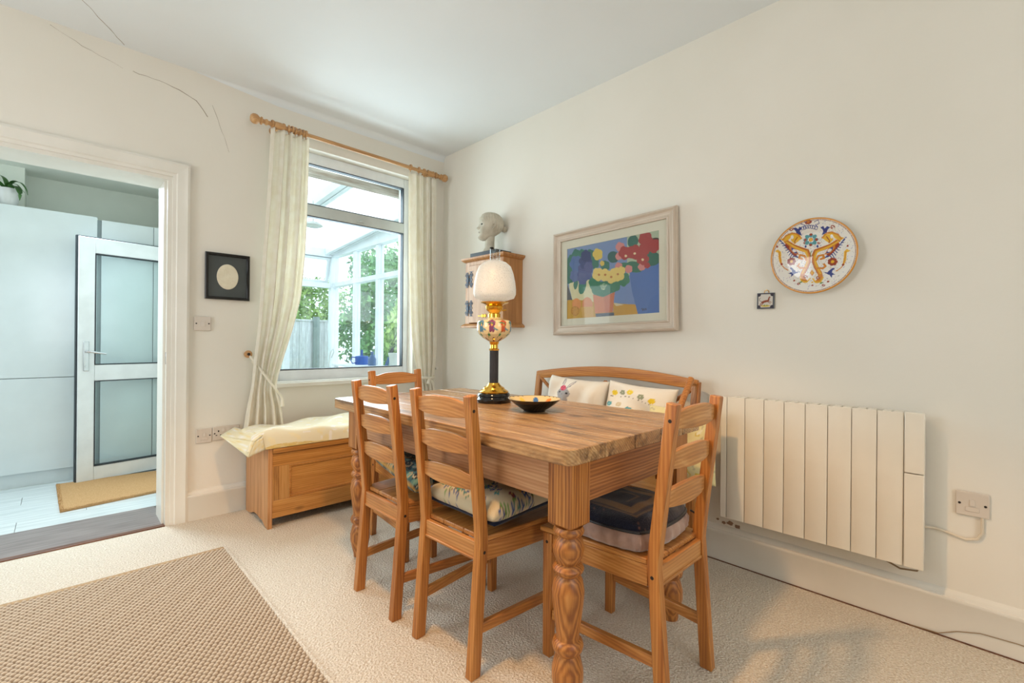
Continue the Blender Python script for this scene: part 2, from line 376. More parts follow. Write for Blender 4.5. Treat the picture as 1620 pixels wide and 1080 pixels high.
def pillow(name, w, d, t, img, mat, parent=None, n=64, pinch=.06, flat=0., p=4., sag=0., wr=.0, seed=0, imgb=None):
    """closed pillow in its own xy plane, z up; top from +t/2 down to -t/2"""
    u = np.linspace(-1, 1, n); U, V = np.meshgrid(u, u); r_ = np.random.default_rng(seed)
    f = (np.clip(1-np.abs(U)**p, 0, 1)*np.clip(1-np.abs(V)**p, 0, 1))**.5
    X = U*w/2*(1-pinch*(1-V**2)); Y = V*d/2*(1-pinch*(1-U**2))
    W = np.zeros_like(U)
    for k in range(7):
        a, b, ph = r_.uniform(-7, 7), r_.uniform(-7, 7), r_.uniform(0, 6); W += np.sin(a*U+b*V+ph)*wr/3
    top = np.stack([X, Y, f*t/2*(1-flat)+W*f+sag*(U**2+V**2)], -1)
    bot = np.stack([X, Y, -f*t/2*(1-flat)+sag*(U**2+V**2)], -1)
    uv = np.stack([(U+1)/2, (V+1)/2], -1)
    P = np.concatenate([top, bot[:, ::-1]], 1)
    UV = np.concatenate([uv, uv[:, ::-1]], 1)
    o = grid_obj(name, P, img, UV, mat, parent, closed_u=True)
    bm = bmesh.new(); bm.from_mesh(o.data); bmesh.ops.remove_doubles(bm, verts=bm.verts, dist=1e-5)
    bmesh.ops.holes_fill(bm, edges=[e for e in bm.edges if len(e.link_faces) == 1]); bmesh.ops.recalc_face_normals(bm, faces=bm.faces); bm.to_mesh(o.data); bm.free()
    return o
# ============================================================ THE SETTING
H = 2.67
XL, YF = -4.3, -5.55            # far left wall and the wall behind the camera
struct(box('floor', 'carpet', None, XL, 0, YF, 0, -.12, 0, smooth=0))
ceil = struct(box('ceiling', 'ceil', None, XL, 0, YF, 0, H, H+.1, smooth=0))
wb = B()                         # wall with doorway and window
DX0, DX1, DZ = -2.95, -1.915, 2.015
WX0, WX1, WZ0, WZ1 = -1.36, -.30, .79, 2.415
TW = .24
wb.box(XL, DX0, 0, TW, 0, H); wb.box(DX0, DX1, 0, TW, DZ, H); wb.box(DX1, WX0, 0, TW, 0, H)
wb.box(WX0, WX1, 0, TW, 0, WZ0); wb.box(WX0, WX1, 0, TW, WZ1, H); wb.box(WX1, 0, 0, TW, 0, H)
wallA = struct(wb.done('wall_back', 'wall', smooth=0))
wallB = struct(box('wall_right', 'wall', None, 0, .2, YF, TW, -.1, H+.1, smooth=0))
lw = B(); lw.box(XL-.15, XL, YF, -1.75, 0, H); lw.box(XL-.15, XL, -.45, TW, 0, H); lw.box(XL-.15, XL, -1.75, -.45, 0, .85); lw.box(XL-.15, XL, -1.75, -.45, 2.15, H)
struct(lw.done('wall_left', 'wall', smooth=0))
fw = B(); fw.box(XL, -2.75, YF-.15, YF, 0, H); fw.box(-1.05, 0, YF-.15, YF, 0, H); fw.box(-2.75, -1.05, YF-.15, YF, 0, .9); fw.box(-2.75, -1.05, YF-.15, YF, 2.3, H)
struct(fw.done('wall_front', 'wall', smooth=0))
# shallow plaster cove along the window wall
cv = B(); pts = [(0, H), (-.055, H)]+[(-.055+.055*math.sin(a), H-.085+.085*math.cos(a)) for a in [0, .3, .6, .9, 1.2, 1.57]]
cv.skin([cv.ring([(x, y*k-.0005, H-(H-z)*k) for y, z in pts]) for x, k in ((-1.80, .03), (-1.6, .25), (-1.35, .5), (-.001, .55))]); struct(cv.done('trim_1', 'ceil', smooth=60))
# hairline cracks in the plaster
def crack(parent, pts, r=.0011, seed=0):
    r_ = random.Random(seed); q = []
    for (a, b) in zip(pts, pts[1:]):
        a, b = Vector(a), Vector(b); n = max(2, int((b-a).length/.03))
        for i in range(n):
            p = a.lerp(b, i/n); q.append(p+Vector([r_.uniform(-.003, .003) if abs(v) > 1e-6 else 0 for v in (b-a)]))
    q.append(Vector(pts[-1])); return B().tube(q, [r*r_.uniform(.4, 1.4) for _ in q], 5).done('crack', 'crack', parent)
crack(wallA, [(-2.42, -.0005, 2.65), (-2.30, -.0005, 2.60), (-2.14, -.0005, 2.55)], seed=1, r=.0006)
crack(wallA, [(-2.10, -.0005, 2.55), (-1.95, -.0005, 2.545), (-1.80, -.0005, 2.50), (-1.745, -.0005, 2.42)], seed=2, r=.0012)
crack(wallA, [(-1.72, -.0005, 2.50), (-1.69, -.0005, 2.42), (-1.63, -.0005, 2.24)], seed=3, r=.0006)
crack(ceil, [(-2.135, -.02, H), (-2.30, -.30, H), (-2.42, -.46, H)], seed=4, r=.0011)
# skirting boards
def skirt(name, T0, length, axis):
    prof = [(0, 0), (.018, 0), (.018, .135), (.022, .140), (.020, .150), (.013, .153), (.011, .163), (.006, .172), (0, .175)]
    b = B()
    if axis == 'x': b.prism([(-d, z) for d, z in prof], 0, T0, T0+length)
    else: b.prism([(-d, z) for d, z in prof], 1, T0, T0+length)
    return struct(b.done(name, 'trim', smooth=50))
skirt('baseboard_back', -1.832, 1.832, 'x'); skirt('baseboard_right', YF, -YF, 'y')
for i, (y, z, s) in enumerate([(-2.39, .188, .9), (-2.42, .193, 1.3), (-2.455, .186, 1.2), (-2.36, .197, .6)]):
    b = B(); n = 11; pts = [(y+s*.012*(1+.3*random.uniform(-1, 1))*math.cos(2*PI*k/n), z+s*.008*(1+.3*random.uniform(-1, 1))*math.sin(2*PI*k/n)) for k in range(n)]
    b.prism(pts, 0, -.0012, .001); b.done('paint_chip', 'chip', wallB)
# architrave and door lining of the doorway
b = B()
def arch(b, x0, x1, z0, z1, vertical, side):
    prof = [(0, 0), (0, -.020), (.012, -.024), (.030, -.018), (.060, -.017), (.066, -.011), (.082, -.009), (.084, 0)]   # from outer edge inwards
    if vertical: b.prism([(x1-d, y) for d, y in prof], 2, z0, z1)
    else: b.prism([(y, z1-d) for d, y in prof], 0, x0, x1)
arch(b, 0, -1.832, 0, 2.098, True, 1); arch(b, DX0-.08, -1.832, 0, 2.098, False, 1)
struct(b.done('trim_2', 'trim', smooth=30))
b = B(); b.box(DX1-.0, DX1+.0005, 0, .2, 0, DZ)
lining = B(); lining.box(DX1-.022, DX1+.001, -.003, TW+.003, 0, DZ-.022); lining.box(DX0, DX1+.001, -.003, TW+.003, DZ-.022, DZ+.001); lining.box(DX1-.034, DX1-.0221, .04, TW, 0, DZ-.0222)
lin_ = struct(lining.done('trim_3', 'trim', smooth=0))
box('strike_plate', 'chrome', lin_, DX1-.0235, DX1-.021, .008, .03, .93, 1.0, bevel=.001)
# kitchen through the doorway
KX0, KX1, KY, KZ = -4.4, -1.70, 1.92, 2.335
struct(box('floor_kitchen', 'kboard', None, KX0, KX1, 0, KY, -.12, -.004, smooth=0))
struct(box('trim_4', 'strip', None, DX0, DX1-.022, -.012, .03, -.004, .006, bevel=.003))
board = struct(box('trim_5', 'kboard', None, DX0, DX1-.022, .03, .43, -.004, .004, bevel=.001))
kf = bpy.data.objects['floor_kitchen']
tb = B().box(-.449, .449, -.0972, .0972, 0, .006).done('floor_tile', 'ktile', kf, bevel=.0015, loc=(-2.0, .53, -.003))
first = True
for r in range(8):
    for k in range(4):
        x = -3.9+k*.9+(r % 3)*.3; y = .53+r*.196
        if x > -1.4: continue
        if first: tb.location = (x, y, -.003); first = False
        else: copyobj(tb, kf, (x, y, -.003))
struct(box('wall_kitchen_right', 'kwall', None, KX1, KX1+.08, TW, KY, 0, KZ, smooth=0)); struct(box('wall_kitchen_back', 'kwall', None, KX0, KX1+.08, KY, KY+.1, 0, KZ, smooth=0)); struct(box('wall_kitchen_left', 'kwall', None, KX0-.1, KX0, TW, KY, 0, KZ, smooth=0))
struct(box('ceiling_kitchen', 'kwall', None, KX0, KX1+.1, TW, KY+.1, KZ, KZ+.1, smooth=0))
struct(box('trim_6', 'kwall', None, -3.4, -2.571, 1.70, KY, 2.02, KZ, smooth=0))     # boxed pier above the cupboards
# tall kitchen cupboards
CY = 1.51
kc = thing('kitchen_cupboard', 'tall pale glossy handleless kitchen cupboard with two stacked doors, left of the glass door', 'cupboard', (-2.62, CY, 0))
box('body', 'kcab', kc, -.45, .4449, .022, .38, .1, 2.0)
for z0, z1 in ((.105, .781), (.787, 2.012)): box('door', 'kcab', kc, -.45, .4449, 0, .02, z0, z1, bevel=.0015)
box('plinth', 'kcab', kc, -.45, .4449, .03, .05, 0, .099)
k2 = thing('kitchen_cupboard', 'narrow pale glossy kitchen cupboard behind the glass door, next to the kitchen corner', 'cupboard', (-1.93, CY, 0))
box('body', 'kcab', k2, -.22, .225, .022, .38, .1, 1.99)
box('door', 'kcab', k2, -.22, .10, 0, .02, .105, 1.995, bevel=.0015); box('door', 'kcab', k2, .104, .225, 0, .02, .105, 1.995, bevel=.0015)
box('plinth', 'kcab', k2, -.22, .225, .03, .05, 0, .099)
tag(box('filler_panel', 'kgap', None, -2.1745, -2.1505, CY+.02, CY+.3, 0, 1.995), 'narrow grey filler strip between the two pale kitchen cupboards', 'panel')
# open glazed kitchen door
ang = math.atan2(.099, .515)
gd = bpy.data.objects.new('door_1', None); COL.objects.link(gd); gd.location = (-2.283, 1.345, .012); gd.rotation_euler = (0, 0, ang); gd['kind'] = 'structure'
b = B(); b.box(0, .095, 0, .06, 0, 1.815); b.box(.54, .60, 0, .06, 0, 1.815)
b.box(.095, .54, 0, .06, 1.70, 1.815); b.box(.095, .54, 0, .06, .745, .865); b.box(.095, .54, 0, .06, 0, .105)
b.done('door_frame', 'white', gd, bevel=.004)
b = B()
for z0, z1 in ((.865, 1.70), (.105, .745)):
    b.box(.095, .101, -.002, .05, z0, z1); b.box(.534, .54, -.002, .05, z0, z1); b.box(.101, .534, -.002, .05, z0, z0+.006); b.box(.101, .534, -.002, .05, z1-.006, z1)
b.done('gasket', 'gasket', gd)
b = B(); b.box(-.008, -.0005, .012, .048, 0, 1.815); b.box(-.008, .6, .012, .048, 1.8155, 1.822); b.done('door_seal', 'gasket', gd)
for z0, z1 in ((.869, 1.696), (.109, .741)): box('pane', 'wglass', gd, .099, .536, .02, .028, z0, z1)
hd = B(); hd.box(.030, .062, -.012, -.0005, .80+.02, 1.02+.02); h = hd.done('handle', 'chrome', gd, bevel=.004)
B().tube([(.046, -.012, .965), (.046, -.045, .965), (.075, -.052, .962), (.15, -.05, .948)], [.009, .009, .008, .006], 10).done('lever', 'chrome', h)
B().tube([(.046, -.013, .855), (.046, -.018, .855)], .009, 14).done('keyhole', 'chrome', h)
# window
win = bpy.data.objects.new('window_1', None); COL.objects.link(win); win.location = (0, 0, 0); win['kind'] = 'structure'
gy = .10
b = B(); b.box(WX0, WX0+.06, gy-.02, gy+.05, WZ0, 2.415); b.box(WX1-.045, WX1, gy-.02, gy+.05, WZ0, 2.415)
b.box(WX0+.06, WX1-.045, gy-.02, gy+.05, WZ0, .868); b.box(WX0+.06, WX1-.045, gy-.02, gy+.05, 2.338, 2.415)
b.done('window_frame', 'white', win, bevel=.004)
tr = B().box(WX0+.06, WX1-.045, gy-.025, gy+.05, 1.966, 2.045).done('transom', 'greyframe', win, bevel=.004)
b = B(); b.box(-.76, -.70, gy-.034, gy-.0255, 1.985, 2.0); b.box(-.74, -.72, gy-.05, gy-.034, 1.988, 1.997); b.done('catch', 'greyframe', tr, bevel=.002)
b = B(); g = .006
for z0, z1 in ((.868, 1.966), (2.045, 2.338)):
    b.box(WX0+.06, WX0+.06+g, gy-.022, gy+.02, z0, z1); b.box(WX1-.045-g, WX1-.045, gy-.022, gy+.02, z0, z1)
    b.box(WX0+.06+g, WX1-.045-g, gy-.022, gy+.02, z0, z0+g); b.box(WX0+.06+g, WX1-.045-g, gy-.022, gy+.02, z1-g, z1)
b.done('gasket', 'gasket', win)
for z0, z1 in ((.872, 1.962), (2.049, 2.334)): box('pane', 'wglass', win, WX0+.064, WX1-.049, gy+.0, gy+.006, z0, z1)
b = B(); b.box(WX0-.01, WX1+.01, -.03, -.0005, WZ0-.03, WZ0-.003); b.box(WX0, WX1, -.0005, gy-.021, WZ0+.0005, WZ0+.004); b.done('window_sill', 'trim', win, bevel=.004)

# ============================================================ CONSERVATORY AND GARDEN
con = bpy.data.objects.new('window_2', None); COL.objects.link(con); con['kind'] = 'structure'
cx, cyy = .20, 2.72
box('wall_plate', 'beam', con, -1.6, .3, .26, .36, 2.335, 2.45, bevel=.006)
def cbar(n, *a, **k): return box(n, 'whitecons', con, *a, bevel=.004, **k)
cbar('header', cx-.04, cx+.05, .30, cyy+.05, 2.155, 2.30); cbar('header', -1.62, cx-.04, cyy-.04, cyy+.05, 2.155, 2.26)
cbar('corner_post', cx-.045, cx+.055, cyy-.045, cyy+.055, -.1, 2.155)
for y0, y1 in ((2.03, 2.10), (1.46, 1.53), (.90, .97), (.30, .37)): cbar('mullion', cx-.03, cx+.04, y0, y1, -.1, 2.155)
cbar('transom', cx-.035, cx+.045, .37, cyy-.045, 1.765, 1.82); cbar('transom', -1.62, cx-.045, cyy-.035, cyy+.045, 1.755, 1.815)
cbar('sill_rail', cx-.05, cx+.06, .30, cyy, .62, .68); cbar('sill_rail', -1.62, cx-.05, cyy-.05, cyy+.06, .62, .68)
for x0 in (-.42, -1.02, -1.62): cbar('mullion', x0, x0+.07, cyy-.03, cyy+.04, -.1, 2.155)
lowp = B(); lowp.box(cx-.02, cx+.02, .37, cyy-.045, -.1, .62); lowp.box(-1.6, cx-.045, cyy-.02, cyy+.02, -.1, .62); lowp.done('lower_panel', 'whitecons', con)
for y0, y1 in ((2.10, 2.675), (1.53, 2.03), (.97, 1.46), (.37, .90)):
    for z0, z1 in ((.68, 1.765), (1.82, 2.155)): box('pane', 'wglass', con, cx, cx+.004, y0, y1, z0, z1)
for x0, x1 in ((-.35, .155), (-.95, -.42), (-1.55, -1.02)):
    box('pane', 'wglass', con, x0, x1, cyy, cyy+.004, .68, 1.755)
    b = B(); T = Matrix.Translation((0, cyy, 2.15)) @ Matrix.Rotation(R(14), 4, 'X')
    for a in ((x0, x1, -.01, .03, -.035, 0), (x0, x1, -.01, .03, -.335, -.30), (x0, x0+.035, -.01, .03, -.30, -.035), (x1-.035, x1, -.01, .03, -.30, -.035)): b.box(*a, T=T)
    fl = b.done('fanlight', 'whitecons', con, bevel=.003); B().box(x0+.035, x1-.035, .008, .012, -.30, -.035, T=T).done('pane', 'wglass', fl)
# sloping translucent roof with glazing bars, corrugated twin wall sheets
def rz(y): return 2.425-.075*(y-.3)
for x in (-1.45, -.68, .12):
    b = B(); w = .05
    b.prism([(.30, rz(.3)-.065), (cyy+.05, rz(cyy+.05)-.065), (cyy+.05, rz(cyy+.05)+.02), (.30, rz(.3)+.02)], 0, x-w, x+w*.0-.006)
    b.prism([(.30, rz(.3)-.065), (cyy+.05, rz(cyy+.05)-.065), (cyy+.05, rz(cyy+.05)+.02), (.30, rz(.3)+.02)], 0, x+.006, x+w)
    b.prism([(.30, rz(.3)-.05), (cyy+.05, rz(cyy+.05)-.05), (cyy+.05, rz(cyy+.05)), (.30, rz(.3))], 0, x-.006, x+.006)
    b.done('glazing_bar', 'whitecons', con, bevel=.002)
for x0, x1 in ((-1.40, -.73), (-.63, .07)):
    P = []; ys = np.linspace(.36, cyy+.2, 3); xs = np.linspace(x0, x1, 90)
    for y in ys: P.append([(x, y, rz(y)+.012+.006*(1 if k % 4 < 2 else 0)) for k, x in enumerate(xs)])
    grid_obj('roof_sheet', np.array(P), None, None, 'poly', con, smooth=False)
tag(B().lathe([(.001, .03), (.05, .03), (.075, .018), (.085, 0), (.06, -.01), (.001, -.012)], 32).done('ceiling_lamp', 'greyframe', smooth=60, loc=(-.73, 1.0, 2.12)), 'round pale grey lamp disc hanging under the conservatory roof', 'lamp')
B().tube([(0, 0, .03), (0, 0, .225)], .006, 8).done('stem', 'greyframe', bpy.data.objects['ceiling_lamp'])
struct(box('floor_conservatory', 'ktile', None, -1.62, cx+.1, .24, cyy+.05, -.14, -.02, smooth=0))
# shelf with a watering can and garden bits
sh = thing('potting_bench', 'white slim potting bench along the conservatory glazing', 'bench', (.06, 1.3, -.02))
box('bench_top', 'whitecons', sh, -.16, .1, -.75, .75, .80, .825, bevel=.003)
for y in (-.7, .7):
    for x in (-.13, .07): box('leg', 'whitecons', sh, x-.02, x+.02, y-.02, y+.02, 0, .80)
wc = thing('watering_can', 'small blue watering can seen low through the window', 'watering can', (.06, 1.62, .806))
b = B(); b.lathe([(.001, 0), (.072, 0), (.072, .09), (.068, .095), (.03, .10), (.001, .10)], 28); b.done('can_body', 'blue', wc)
B().tube([(-.07, 0, .08), (-.115, 0, .085), (-.13, 0, .05), (-.11, 0, .015), (-.071, 0, .02)], .006, 8).done('handle', 'blue', wc)
B().tube([(.07, 0, .03), (.12, -.02, .075), (.15, -.03, .11)], [.012, .009, .008], 10).done('spout', 'blue', wc)
B().tube([(0, 0, .10), (0, 0, .165)], [.014, .012], 12).done('top_grip', 'blue', wc)
for nm, lab, cat, x, y, prof, mat in (('plant_pot', 'terracotta rimmed grey plant pot at the right end of the conservatory shelf', 'pot', .10, .98, [(.001, 0), (.045, 0), (.055, .12), (.062, .12), (.062, .145), (.05, .145), (.001, .10)], 'greyframe'),
                                 ('garden_bottle', 'dark blue grey spray bottle beside the watering can', 'bottle', .05, 1.36, [(.001, 0), (.04, 0), (.042, .07), (.02, .11), (.012, .12), (.018, .125), (.018, .15), (.001, .15)], 'bluegrey')):
    tag(B().lathe(prof, 24).done(nm, mat, smooth=50, loc=(x, y, .806)), lab, cat)
for i, (x, y, a, h, lab) in enumerate([(.12, 1.20, 25, .20, 'dark grey hand trowel leaning left in the conservatory window'), (.10, 1.12, 12, .22, 'dark grey hand fork leaning beside the plant pot')]):
    t = thing('garden_trowel' if i == 0 else 'garden_fork', lab, 'tool', (x, y, .806), rot=(0, R(a), 0))
    B().tube([(0, 0, 0), (0, 0, .1)], .011, 10).done('handle', 'bluegrey', t)
    B().tube([(0, 0, .1), (0, 0, .135)], .004, 8).done('shaft', 'gasket', t)
    if i == 0: B().prism([(-.022, .135), (.022, .135), (.018, .2), (0, .225), (-.018, .2)], 1, -.003, .003).done('blade', 'gasket', t)
    else:
        b = B(); b.box(-.02, .02, -.003, .003, .132, .14)
        for k in (-.018, 0, .018): b.tube([(k, 0, .138), (k, 0, .22)], .0025, 6)
        b.done('tines', 'gasket', t)
# small metal stake seen at left of the glazing
tag(B().tube([(-.05, 2.25, -.02), (-.05, 2.25, .80), (-.03, 2.25, .93), (.0, 2.25, .97), (.01, 2.25, .93), (-.02, 2.25, .86)], .007, 8).done('garden_hook', 'greyframe'), 'thin metal crook standing inside the conservatory glazing', 'hook')
# garden
struct(box('floor_garden', 'grass', None, -6, 12, 2.85, 14, -.3, -.15, smooth=0))
fe = thing('garden_fence', 'silver-grey close-boarded garden fence with a concrete post', 'fence', (0, 4.35, -.15))
bd = box('board', 'fence', fe, -.048, .048, 0, .016, 0, 1.53); xs = [ -1.6+.1*i for i in range(26)]
for i, x in enumerate(xs):
    if i == 0: bd.location = (x, 0, 0)
    else: copyobj(bd, fe, (x, .006*(i % 2), random.uniform(-.006, .006)))
box('cap_rail', 'fence', fe, -1.65, .95, -.015, .035, 1.531, 1.556)
for x in (.60, -1.2): box('post', 'fencepost', fe, x-.045, x+.045, -.07, -.018, 0, 1.60)
def leafmesh(name, n, rx, ry, rzz, mat, parent, seed, c, size=.055, holes=.0):
    r_ = np.random.default_rng(seed); d = r_.normal(size=(n, 3)); d /= np.linalg.norm(d, axis=1)[:, None]
    rad = r_.uniform(.45, 1, n)**.5
    lump = 1+.22*np.sin(d[:, 0]*5+seed)+.18*np.sin(d[:, 2]*7+d[:, 1]*4)
    p = d*(rad*lump)[:, None]*np.array([rx, ry, rzz])+np.array(c)
    a = r_.normal(size=(n, 3)); a /= np.linalg.norm(a, axis=1)[:, None]; b_ = np.cross(a, r_.normal(size=(n, 3))); b_ /= np.linalg.norm(b_, axis=1)[:, None]
    s = size*r_.uniform(.6, 1.3, n)[:, None]
    V = np.stack([p-a*s, p-b_*s*.45, p+a*s, p+b_*s*.45], 1).reshape(-1, 3)
    me = bpy.data.meshes.new(name); me.from_pydata(V.tolist(), [], np.arange(4*n).reshape(-1, 4).tolist()); me.materials.append(M[mat])
    o = bpy.data.objects.new(name, me); COL.objects.link(o); o.parent = parent; o['kind'] = 'stuff'; return o
for i, (x, y, rx, ry, rr, cz, mat, lab) in enumerate([
        (.95, 7.5, 1.25, .7, 1.3, 1.6, 'leafa', 'pale yellow-green shrub showing over the garden fence'),
        (2.5, 5.0, 1.15, .8, 1.5, 1.35, 'leafb', 'mid green bush filling the conservatory side panes'),
        (5.7, 7.9, 1.7, 1.1, 2.2, 2.2, 'leafb', 'tall mid green tree at the back of the garden'),
        (1.9, 3.1, .5, .6, 1.15, 1.0, 'leafa', 'bright green shrub close outside the right-hand conservatory panes')]):
    t = thing('garden_shrub', lab, 'shrub', (x, y, -.15))
    B().tube([(0, 0, 0), (.03, .02, cz*.5), (-.02, 0, cz+.2)], [.05, .04, .02], 8).done('trunk', 'bark', t)
    leafmesh('foliage', 13000, rx, ry, rr, mat, t, i+3, (0, 0, cz+.15), .06)

struct(box('skirting_gap_shade', 'strip', None, -.0235, -.0185, YF, -.02, .0003, .004))  # dark strip put in for the shade in the gap between carpet and skirting
# ============================================================ DINING TABLE
TX0, TX1, TY0, TY1, TZ = -1.385, -.555, -2.515, -.985, .785
tab = thing('dining_table', 'large farmhouse pine dining table with worn plank top and turned legs', 'table', ((TX0+TX1)/2, (TY0+TY1)/2, 0))
hx, hy = (TX1-TX0)/2, (TY1-TY0)/2
NP = 5; pw = 2*hx/NP
for i in range(NP):
    x0 = -hx+i*pw+(.0011 if i else 0); x1 = -hx+(i+1)*pw-(.0011 if i < NP-1 else 0); rc = .035; P = []
    def arc(cx_, cy_, a0, a1): return [(cx_+rc*math.cos(R(a0+(a1-a0)*k/6)), cy_+rc*math.sin(R(a0+(a1-a0)*k/6))) for k in range(7)]
    if i == 0: P = arc(x0+rc, -hy+rc, 180, 270)+[(x1, -hy), (x1, hy)]+arc(x0+rc, hy-rc, 90, 180)
    elif i == NP-1: P = [(x0, hy), (x0, -hy)]+arc(x1-rc, -hy+rc, 270, 360)+arc(x1-rc, hy-rc, 0, 90)
    else: P = [(x0, -hy), (x1, -hy), (x1, hy), (x0, hy)]
    B().prism(P, 2, TZ-.046, TZ).done('plank', 'top', tab, bevel=.003, smooth=35)
ax, ay0, ay1 = hx-.05, -hy+.035, hy-.075
for sx in (-1, 1):
    box('apron', 'ty', tab, sx*ax-.012+(-.0 if sx < 0 else 0)-sx*.012, sx*ax+.012-sx*.012, ay0+.085, ay1-.085, TZ-.046-.125, TZ-.0465)
for y in (ay0, ay1): 
    s = 1 if y < 0 else -1
    box('apron', 'tx', tab, -ax+.085, ax-.085, min(y+s*.012, y+s*.036), max(y+s*.012, y+s*.036), TZ-.046-.135, TZ-.0465)
def tleg(x, y):
    b = B(); w = .0445; zt = TZ-.0465; zb = .545
    b.box(-w, w, -w, w, zb, zt)
    o = b.done('leg', 'tz', tab, bevel=.002, loc=(x, y, 0))
    b = B(); zz = lambda t: zb*t
    prof = [(.030, 0), (.032, .02), (.040, .05), (.047, .085), (.047, .115), (.038, .150), (.034, .160), (.044, .172), (.047, .185), (.043, .198), (.035, .205), (.034, .215), (.040, .26), (.047, .32), (.0485, .345), (.043, .378), (.034, .392), (.044, .403), (.047, .412), (.042, .422), (.034, .428), (.037, .436), (.046, .458), (.0475, .475), (.042, .496), (.034, .508), (.045, .516), (.047, .524), (.0435, .532), (.041, .536)]
    b.lathe(prof, 40)
    # chamfered shoulder between turning and square block
    b.skin([b.ring([(.041*math.cos(a)*k, .041*math.sin(a)*k, z) for a in [PI/4+PI/2*q for q in range(4)]]) for k, z in ((.95, .532), (1.53, .5452))])
    b.done('turning', 'tz', o, smooth=40)
for x in (-ax+.0445+.002, ax-.0445): 
    for y in (ay0+.0445, ay1-.0445): tleg(x, y)

# ============================================================ LADDER BACK CHAIRS
def make_chair(name, label, group):
    t = thing(name, label, 'chair', group=group)
    FW, BW, D = .205, .165, .44       # half widths, depth; local +y is the front, back posts at y=0
    def post(sx):
        prof = [(-.004, 0), (.036, 0), (.062, .38), (.066, .43), (.060, .50), (.010, .91), (-.024, .905), (.024, .50), (.030, .43), (.026, .38)]
        b = B(); x0 = sx*BW; x1 = sx*(BW-.031)
        b.prism(prof, 0, min(x0, x1), max(x0, x1)); o = b.done('leg', 'pz', t, bevel=.003, smooth=30)
        for z, y in ((.395, .048), (.858, -.003)):
            B().tube([(sx*(BW-.004), y, z), (sx*(BW+.0006), y, z)], .0055, 14).done('bolt_hole', 'dark', o)
        return o
    post(-1); post(1)
    for sx in (-1, 1):
        b = B(); x = sx*(FW-.018)
        b.skin([b.ring([(x+sx*(-.016 if q in (0, 3) else .016)*s_, y_, z) for q, y_ in ((0, D-.038*s_), (1, D-.038*s_), (2, D), (3, D))]) for z, s_ in ((0, .85), (.425, 1.))])
        o = b.done('leg', 'pz', t, bevel=.003, smooth=30)
        B().tube([(sx*(FW-.006), D-.019, .395), (sx*(FW-.0012), D-.019, .395)], .0055, 14).done('bolt_hole', 'dark', o)
    # seat: three boards
    yb, yf = .052, D+.012
    def hw(y): return BW-.003+(FW+.004-BW)*(y-yb)/(yf-yb)
    for k in range(3):
        f0, f1 = -1+2*k/3, -1+2*(k+1)/3
        pts = [(f0*(hw(yb) if abs(f0) < 1 else BW-.032)+.0004, yb), (f1*(hw(yb) if abs(f1) < 1 else BW-.032)-.0004, yb), (f1*hw(yf)-.0004, yf), (f0*hw(yf)+.0004, yf)]
        if k == 0: pts = [(-BW+.032, yb), (f1*hw(yb)-.0004, yb), (f1*hw(yf)-.0004, yf), (f0*hw(yf), yf), (-hw(.066)+.002, .067), (-BW+.032, .067)]
        if k == 2: pts = [(f0*hw(yb)+.0004, yb), (BW-.032, yb), (BW-.032, .067), (hw(.066)-.002, .067), (f1*hw(yf), yf), (f0*hw(yf)+.0004, yf)]
        B().prism(pts, 2, .4255, .443).done('seat_board', 'py', t, bevel=.004, smooth=30)
    # rails with a moulded lower lip
    b = B(); b.box(-BW+.0315, BW-.0315, .034, .052, .362, .425); b.box(-BW+.0315, BW-.0315, .030, .052, .366, .374); b.done('rail', 'px', t, bevel=.002)
    b = B(); b.box(-FW+.036, FW-.036, D-.034, D-.014, .362, .425); b.done('rail', 'px', t, bevel=.002)
    for sx in (-1, 1):
        a = Vector((sx*(BW-.014), .066, 0)); c = Vector((sx*(FW-.018), D-.038, 0)); d = (c-a).normalized(); n = Vector((-d.y, d.x, 0))*.010
        def bar(z0, z1, w=1.):
            b = B(); b.skin([b.ring([a-n*w+Vector((0, 0, z)), c-n*w+Vector((0, 0, z)), c+n*w+Vector((0, 0, z)), a+n*w+Vector((0, 0, z))]) for z in (z0, z1)]); return b
        bar(.362, .425).done('rail', 'py', t, bevel=.002)
        a = Vector((sx*(BW-.014), .042, 0)); c = Vector((sx*(FW-.018), D-.036, 0)); bar(.132, .166, .95).done('stretcher', 'py', t, bevel=.003)
    # three curved scalloped back slats
    for z0, y0 in ((.835, -.004), (.715, .011), (.598, .026)):
        b = B(); rings = []; n = 17; W = BW-.030
        for k in range(n):
            s = -1+2*k/(n-1); c = 1-s*s; bow = -.016*c
            sh = .010*min(1, max(0, (1-abs(s))*5-.1))**1*(1 if abs(s) < .9 else .5)
            top = z0+.046+.014*max(0, 1-(abs(s)/.82)**3) if abs(s) < .82 else z0+.046
            bot = z0-.002-.007*c
            y = y0+bow
            rings.append(b.ring([(s*W, y, bot), (s*W, y+.015, bot), (s*W, y+.013-.0, top), (s*W, y-.002, top)]))
        b.skin(rings); b.done('slat', 'px', t, bevel=.0025, smooth=28)
    return t
def dup_tree(o, parent=None):
    c = o.copy(); COL.objects.link(c); c.parent = parent
    for ch in o.children: dup_tree(ch, c)
    return c
GC = 'ladder back chairs around the dining table'
ch = make_chair('dining_chair', '', GC)
spots = [(-1.455, -1.555, -90, 'pine ladder-back chair on the long side nearer the window, teal scaled cushion'),
         (-1.440, -2.005, -88, 'pine ladder-back chair on the long side nearer the camera, floral cream cushion'),
         (-.972, -2.672, 0, 'pine ladder-back chair at the near table end, thick navy cushion'),
         (-.972, -.895, 180, 'pine ladder-back chair at the far table end, below the window')]
chairs = []
for i, (x, y, a, lab) in enumerate(spots):
    o = ch if i == 0 else dup_tree(ch)
    o.location = (x, y, 0); o.rotation_euler = (0, 0, R(a)); o['label'] = lab; chairs.append(o)

